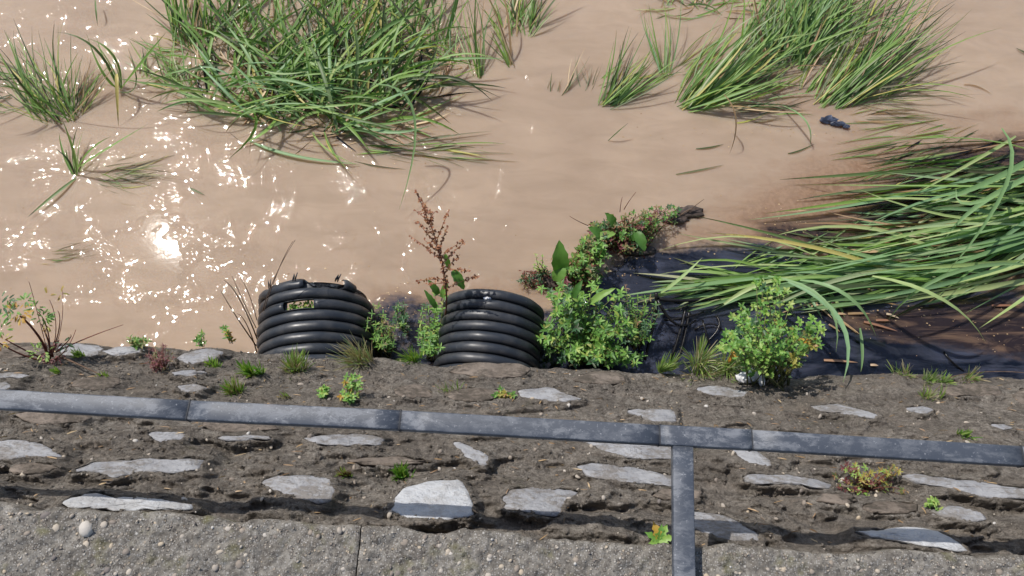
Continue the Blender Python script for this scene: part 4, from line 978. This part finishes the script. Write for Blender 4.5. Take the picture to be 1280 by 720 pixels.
big_leaves(g, [(556, 318, 562, 338, .5, .42, .022), (566, 338, 580, 362, .42, .36, .04), (548, 368, 535, 350, .35, .4, .03), (553, 372, 560, 350, .35, .4, .028), (545, 385, 530, 362, .3, .36, .024)], 'leaf')
g = bush('dark_weed', 'dark drooping weed standing alone in the blue pool between the pipes', at(504, 408, WZ), [(498, 392, 10, 16, 1), (505, 405, 8, 14, 1)], 14, 10, .026, .010, [('leaf_dark', 3), ('leaf', 1), ('leaf_olive', 1)], (.08, .22))
g = bush('water_weed', 'straggly light green weed between the torn pipe and the blue pool', at(478, 440, WZ), [(468, 400, 14, 26, 3), (485, 415, 12, 18, 2), (458, 370, 10, 14, 1), (480, 430, 14, 10, 1)], 38, 9, .030, .007, [('leaf', 3), ('leaf_light', 2), ('leaf_olive', 2)], (.08, .28), base_spread=.05)
g = bush('creeping_weed', 'purple brown creeping weed on the water just above the intact pipe', at(668, 350, WZ), [(668, 352, 20, 12, 2), (680, 345, 16, 12, 1)], 26, 8, .018, .008, [('leaf_red', 2), ('leaf_olive', 2), ('leaf_dark', 2)], (.0, .08), base_spread=.08, stem_mat='twig_red')
g = bush('thin_weed', 'thin yellow green sprig beside the upright dock leaf', at(680, 345, WZ), [(673, 326, 8, 12, 1)], 6, 7, .016, .006, [('leaf_lime', 1)], (.1, .2))
# yellow-green bush at right with the wall scrap
g = bush('yellow_green_bush', 'tall yellow green bush with orange tinged leaves growing from the wall over the dark pool', wallp(960, 478), [(970, 378, 20, 20, 2.5), (930, 405, 22, 26, 3), (972, 415, 22, 18, 1.5), (1010, 415, 22, 26, 3), (962, 356, 20, 10, 2), (918, 428, 18, 16, 2), (1015, 435, 14, 12, 1), (965, 432, 24, 12, 1.5)],
         84, 11, .032, .019, [('leaf_light', 5), ('leaf_lime', 2.5), ('leaf', 4), ('leaf_yellow', .5), ('leaf_dark', 1)], (.05, .44), bulge=.8, base_spread=.09, stem_mat='stem', lobes=1, star=6, start=.3)
for (x, y, n) in ((1010, 424, 7), (916, 440, 7), (993, 450, 5)):
    p = at(x, y, -.9); mb = MB()
    for j in range(n): leaf(mb, p + rv(.012), rv(1) + Vector((0, 0, .3)), Vector((0, 0, 1)), .034, .015, lobes=1)
    tag(mb.build('turning_leaves', M['leaf_orange'] if n > 6 else M['leaf_yellow'], g), kind='stuff')
# tufts helper on the wall
def tuft(label, px, py, n, rad, zr, mt, w=(.003, .006), name='grass_tuft', cat='grass', zbase_=None, group='small tufts growing on the wall', up=1.0):
    p = wallp(px, py) if zbase_ is None else at(px, py, zbase_)
    mb = {}; lean = Vector((U(-1, 1), U(-.3, 1), 0)) * rad * .5; cl = [(U(-1, 1) * rad * .7, U(-1, 1) * rad * .3) for _ in range(4)]
    for i in range(int(n * 1.9)):
        an = U(0, 6.283); r = rad * math.sqrt(random.random()); h = U(*zr) * U(.5, 1)
        cq = random.choice(cl); P0 = p + Vector((cq[0], cq[1], 0)) + Vector((math.cos(an), math.sin(an) * .6, 0)) * r * .2 + Vector((0, 0, -.01 - .5 * rad * .3)); P2 = p + Vector((cq[0], cq[1], 0)) + lean * U(0, 1.2) + Vector((math.cos(an) * r * .8, math.sin(an) * r * .8, h)); P1 = (P0 + P2) / 2 + Vector((0, 0, h * .4))
        q = mb.setdefault(random.choice(mt), MB()); blade(q, P0, P1, P2, U(*w) * .75, seg=4, roll=U(-1, 1))
    root = empty(name, p); tag(root, label, cat, group)
    for k_, q in mb.items(): tag(q.build('blades', M[k_], root), kind='stuff')
    return root
tuft('pale green grass tuft on the wall lip left of the yellow green bush', 885, 462, 230, .13, (.04, .16), ['leaf_lime', 'reed_pale', 'straw_pale'], (.003, .006))
tuft('small lime grass tuft on the wall lip below the black sticks', 828, 463, 60, .045, (.04, .16), ['leaf_lime', 'reed_pale'], (.003, .006))
tuft('grass tuft with bleached stalks in front of the torn pipe', 381, 462, 90, .075, (.05, .14), ['leaf_lime', 'straw_pale', 'reed_pale'], (.003, .006))
tuft('tan dead grass tuft at the right foot of the torn pipe', 458, 452, 80, .10, (.04, .20), ['straw_pale', 'straw_pale', 'reed_pale'], (.003, .005))
tuft('bright lime tuft on the wall left of the torn pipe', 315, 468, 60, .045, (.03, .09), ['leaf_lime', 'leaf_light'], (.004, .008))
tuft('paler green tuft just above the rail left of the torn pipe', 290, 490, 60, .045, (.03, .09), ['leaf_lime', 'leaf_light', 'straw_pale'], (.004, .007))
tuft('tiny lime tuft right of the purple plant', 266, 458, 34, .03, (.02, .05), ['leaf_lime'], (.004, .007))
tuft('thin straw coloured tuft just above the rail left of the fern leaves', 358, 496, 14, .02, (.02, .06), ['straw_pale', 'leaf_lime'], (.002, .004))
tuft('spidery pale tuft above the rail below the intact pipe', 562, 492, 36, .05, (.02, .08), ['straw_pale', 'leaf_lime', 'reed_pale'], (.002, .004))
tuft('green grass tuft along the lip between the pipes', 522, 448, 70, .06, (.02, .08), ['leaf_light', 'leaf_lime', 'reed'], (.003, .005))
tuft('bright tuft on the wall lip at the right above the thin root', 1168, 475, 70, .05, (.02, .08), ['leaf_lime', 'reed_pale'], (.003, .006))
tuft('sparse dull tuft on the wall lip left of the bright one at the right', 1130, 470, 40, .06, (.01, .06), ['straw_pale', 'leaf_lime'], (.002, .004))
tuft('faint yellowish tuft below the bright lip tuft at the right', 1168, 500, 40, .05, (.01, .06), ['straw_pale', 'leaf_lime'], (.002, .004))
tuft('tiny green sprig above the rail at the far right', 1203, 545, 26, .03, (.01, .05), ['leaf_light', 'leaf_lime'], (.004, .006))
tuft('tiny lime sprig at the far left behind the branching shrub', 98, 446, 24, .025, (.02, .06), ['leaf_lime'], (.004, .006))
tuft('tiny lime sprout at the foot of the fallen twig', 132, 473, 24, .02, (.01, .05), ['leaf_lime'], (.003, .005))
tuft('tiny yellow sprout left of the fallen twig', 72, 466, 18, .02, (.01, .04), ['leaf_lime'], (.003, .005))
tuft('feathery green tuft on the brown wall above the brightest stone', 500, 596, 80, .036, (.03, .08), ['leaf', 'leaf_light'], (.003, .006))
tuft('small red and green tuft on the wall left of the feathery one', 428, 594, 34, .025, (.02, .06), ['leaf_red', 'leaf_lime', 'straw_pale'], (.003, .005))
tuft('dry straw tuft on the wall right edge of the lip', 1215, 474, 40, .06, (.02, .06), ['straw_pale', 'leaf_lime'], (.002, .004))
def small(label, px, py, ells, n, ln, LL, LW, mats, h, name='small_plant', stem='stem', lobes=0, star=4):
    return bush(name, label, wallp(px, py), ells, n, ln, LL, LW, mats, h, stem_mat=stem, group='small leafy plants rooted in the wall', base_spread=.01, stem_r=(.0015, .0008), lobes=lobes, star=star)
small('dark green seedling at the water edge left of the purple plant', 170, 434, [(172, 427, 14, 7)], 12, 8, .024, .008, [('leaf', 2), ('leaf_olive', 2)], (.02, .08))
small('spiky wine red plant on the wall left of the pipes', 202, 462, [(200, 447, 18, 16)], 60, 7, .016, .004, [('leaf_red', 6), ('leaf_olive', 1)], (.02, .11), stem='twig_red')
small('little green seedling at the water edge right of the purple plant', 252, 434, [(250, 423, 6, 8)], 6, 8, .022, .008, [('leaf', 1)], (.03, .08))
small('little green seedling at the water edge beside the dry stalks', 288, 430, [(283, 413, 8, 6)], 6, 8, .022, .009, [('leaf', 1), ('leaf_orange', .3)], (.05, .1))
small('pair of lobed bright green rosettes just above the rail', 406, 495, [(406, 490, 7, 7)], 7, 6, .022, .013, [('leaf_light', 1)], (.02, .05), lobes=1)
small('green and orange lobed rosette touching the rail below the torn pipe', 436, 498, [(438, 476, 13, 8), (434, 495, 9, 8)], 18, 6, .022, .013, [('leaf_light', 5), ('leaf_orange', 1)], (.02, .06), lobes=1)
small('yellow and green seedling above the rail below the intact pipe', 628, 496, [(630, 492, 14, 7)], 12, 6, .020, .009, [('leaf_yellow', 2), ('leaf', 2)], (.01, .05))
small('creeping red stemmed plant with yellow leaf stars spread under the rail at the right', 1085, 612, [(1075, 600, 36, 18, 3), (1105, 612, 34, 12, 2), (1115, 590, 10, 6, 1), (1060, 585, 10, 6, 1)], 40, 5, .020, .008, [('leaf_yellow', 3), ('leaf_olive', 2), ('leaf_red', 2), ('leaf_lime', 2)], (.01, .07), stem='twig_red', lobes=1, star=6)
small('single lime seedling right of the creeping red stemmed plant', 1164, 632, [(1164, 629, 7, 5)], 7, 5, .018, .008, [('leaf_lime', 1)], (.01, .04))
g = empty('leaf_rosette', wallp(823, 676)); tag(g, 'broad leafed rosette with one browning leaf at the coping edge beside the arm', 'plant', 'small leafy plants rooted in the wall')
for dx, dy, L, wd, mt in ((-16, -8, .040, .022, 'leaf_light'), (-6, -18, .046, .026, 'leaf_orange'), (8, -16, .044, .024, 'leaf_light'), (14, -4, .038, .022, 'leaf_light'), (-14, 4, .03, .018, 'leaf_light'), (12, 7, .03, .018, 'leaf_lime'), (2, -14, .04, .02, 'leaf_light')):
    p = Vector(g.location) + Vector((0, 0, .01)); mb = MB(); leaf(mb, p, Vector((dx, -dy, 9)), Vector((0, 0, 1)), L, wd, lobes=1, curl=.3); mb.build('leaf', M[mt], g)

# branching shrub at the left edge
W = wallp(62, 450); g = empty('branching_shrub', W); tag(g, 'branching red stemmed shrub with yellow, orange and dark green leaf tufts at the left edge', 'shrub')
def WL(x, y, h): return at(x, y, W.z + h)
brs = [((W, WL(48, 420, .12), WL(25, 395, .24)), .006, .003), ((WL(62, 452, .0), WL(36, 440, .08), WL(8, 425, .16)), .004, .002), ((WL(60, 452, 0), WL(20, 440, .08), WL(-20, 415, .2)), .004, .002),
       ((W, WL(60, 415, .12), WL(48, 390, .2)), .003, .0015), ((W, WL(70, 410, .1), WL(62, 375, .2)), .002, .001), ((W, WL(74, 410, .1), WL(72, 388, .16)), .003, .001), ((W, WL(76, 410, .1), WL(78, 362, .22)), .0015, .0008),
       ((WL(70, 440, .03), WL(110, 422, .1), WL(154, 406, .14)), .003, .001), ((WL(70, 440, .03), WL(86, 425, .08), WL(88, 418, .1)), .0025, .001), ((WL(66, 446, .02), WL(60, 425, .1), WL(52, 405, .16)), .004, .002),
       ((W, WL(44, 380, .2), WL(36, 352, .3)), .0015, .0008), ((W, WL(80, 440, .1), WL(95, 412, .12)), .003, .001)]
twigs('', '', '', [(list(a), b, c) for a, b, c in brs], 'twig_red', parent=g, pname='branch')
for (x, y, r, n, mt, h) in ((2, 380, 14, 34, 'leaf_dark', .26), (12, 388, 10, 20, 'leaf', .26), (24, 390, 13, 34, 'leaf_orange', .25), (31, 375, 5, 12, 'leaf', .26), (44, 384, 6, 12, 'leaf', .22), (54, 396, 9, 22, 'leaf', .18), (58, 406, 5, 8, 'leaf_yellow', .16),
                            (2, 412, 10, 24, 'leaf', .2), (-2, 428, 9, 20, 'leaf_orange', .2), (5, 425, 8, 10, 'leaf_yellow', .2), (80, 428, 7, 8, 'leaf_dark', .1), (52, 440, 12, 22, 'leaf_lime', .08), (68, 442, 14, 34, 'leaf_red', .04), (76, 366, 4, 4, 'leaf_yellow', .22), (60, 370, 5, 4, 'leaf_yellow', .22)):
    mb = MB()
    for i in range(n):
        an = U(0, 6.283); rd = math.sqrt(random.random()) * r; p = WL(x + rd * math.cos(an), y + rd * math.sin(an) * .8, h + U(-.02, .02)); leaf(mb, p, Vector((math.cos(an), -math.sin(an), U(-.1, .5))), Vector((0, 0, 1)) + rv(.3), U(.014, .028), U(.006, .010), lobes=1)
    tag(mb.build('leaf_tuft', M[mt], g), kind='stuff')
a, b = wallp(80, 448), wallp(131, 471)
twigs('fallen_twig', 'dark bent twig lying on the wall to the right of the branching shrub', 'twig', [([a + Vector((0, 0, .03)), (a + b) / 2 + Vector((0, 0, .05)), b + Vector((0, 0, .01))], .004, .002)], 'twig')
a = wallp(1228, 468)
twigs('thin_root', 'thin pale root along the wall lip at the right edge', 'twig', [([wallp(1180, 474) + Vector((0, 0, .02)), a + Vector((0, 0, .04)), wallp(1290, 469) + Vector((0, 0, .02))], .002, .0015)], 'twig')
# dry stalks left of torn pipe
twigs('dry_stalks', 'bare dry stalks sprouting beside the torn pipe on its left', 'stalks', [
 (A3((322, 425, .1), (300, 375, .35), (280, 350, .4)), .003, .0015), (A3((320, 432, .1), (295, 395, .3), (275, 362, .35)), .003, .0015), (A3((322, 415, .1), (345, 345, .5), (366, 302, .55)), .002, .001),
 (A3((325, 400, .15), (342, 350, .45), (369, 300, .5)), .002, .001), (A3((320, 410, .1), (302, 372, .3), (290, 345, .35)), .002, .001), (A3((321, 400, .15), (312, 370, .3), (300, 345, .35)), .002, .001), (A3((321, 440, .05), (308, 405, .2), (296, 392, .25)), .003, .001)], 'twig')
# black sticks in the dark pool
twigs('sunken_sticks', 'tangle of black wet sticks standing in the dark pool under the reed tips', 'sticks', [
 (A3((820, 366, .14), (818, 400, .06), (806, 450, 0)), .010, .005), (A3((822, 375, .12), (845, 405, .06), (870, 400, .02)), .008, .004), (A3((858, 380, .05), (850, 415, .03), (838, 450, 0)), .009, .006),
 (A3((820, 372, .1), (850, 376, .1), (900, 372, .05)), .010, .006), (A3((862, 385, .04), (856, 420, .02), (846, 452, 0)), .006, .004), (A3((878, 400, .02), (884, 420, .02), (892, 440, 0)), .005, .003),
 (A3((830, 400, .02), (850, 398, .04), (880, 390, .03)), .006, .004), (A3((815, 388, .08), (806, 402, .05), (798, 412, 0)), .004, .002), (A3((868, 412, .01), (890, 405, .02), (905, 415, 0)), .005, .003), (A3((895, 395, .02), (898, 410, .02), (880, 430, 0)), .006, .003),
 (A3((1180, 440, 0), (1190, 452, .01), (1205, 464, 0)), .005, .003)], 'twig_black', pname='stick')
# scrap, rag, clod
def lump(name, label, cat, c, sx, sy, sz, mt, seed, crumple=.35, N=14):
    vs, fs = [], []; K = 9
    for i in range(K + 1):
        for j in range(N):
            th = math.pi * i / K; an = 2 * math.pi * j / N; d = Vector((math.sin(th) * math.cos(an), math.sin(th) * math.sin(an), math.cos(th)))
            r = 1 + crumple * 2 * (float(fbm(np.array(d.x * 2.3 + seed + d.z), np.array(d.y * 2.3 - d.z * 2), seed, 3)) - .5)
            vs.append(c + Vector((d.x * sx * r, d.y * sy * r, d.z * sz * r)))
    for i in range(K):
        for j in range(N): fs.append((i * N + j, (i + 1) * N + j, (i + 1) * N + (j + 1) % N, i * N + (j + 1) % N))
    mb = MB(); mb.add(vs, fs); e = link(name, mb.mesh(name, mt == 'clod', c), M[mt]); e.location = c; tag(e, label, cat); return e
p = wallp(940, 470)
g = empty('litter_scrap', p); tag(g, 'crumpled white paper cup like scrap at the foot of the yellow green bush', 'litter')
for (x, y, sx, sy, sz, sd) in ((932, 472, .034, .020, .022, 3), (946, 466, .026, .034, .026, 8), (952, 476, .014, .018, .014, 12)):
    c = at(x, y, p.z + .13); o = lump('crumpled_fold', None, None, c, sx, sy, sz, 'white', sd, .6); o.parent = g; o.location = c - p
g = empty('dark_scrap', at(1040, 152)); p = Vector(g.location); tag(g, 'blue black plastic scrap caught at the foot of the fanning reeds', 'litter')
for (x, y, sx, sy, sz, sd) in ((1036, 150, .045, .020, .018, 4), (1047, 155, .035, .013, .014, 9), (1058, 158, .018, .012, .010, 2)):
    c = at(x, y, WZ + .01); o = lump('crumpled_fold', None, None, c, sx, sy, sz, 'rag', sd, .6); o.parent = g; o.location = c - p
g = empty('root_clod', at(865, 266)); p = Vector(g.location); tag(g, 'black clod of roots and silt at the tip of the trailing plant', 'debris')
for (x, y, sx, sy, sz, sd) in ((862, 265, .06, .035, .02, 5), (845, 275, .06, .025, .02, 6), (800, 312, .07, .03, .012, 7), (690, 352, .07, .03, .012, 11)):
    c = at(x, y, WZ + .005); o = lump('clod', None, None, c, sx, sy, sz, 'clod', sd, .7); o.parent = g; o.location = c - p
twigs('', '', '', [(A3((858, 266, .02), (868, 258, .05), (880, 249, .06)), .003, .001), (A3((850, 270, .02), (862, 262, .04), (876, 262, .04)), .003, .001)], 'twig', parent=g)
# plants seen through the hole of the torn pipe
c = P3a(L1 - 2.5 * (L1 - .22) / 7.7, -.05, R1 - .06); mb = MB()
for i in range(150): leaf(mb, c + Vector((U(-.09, .08), U(-.022, .022), U(-.02, .03))), rv(1), Vector((0, 0, 1)), U(.012, .026), .009)
e = link('moss_tuft', mb.mesh('moss_tuft', True, c), M['leaf_light']); e.location = c; tag(e, 'green and yellow weeds seen inside the torn pipe through its hole', 'plant')
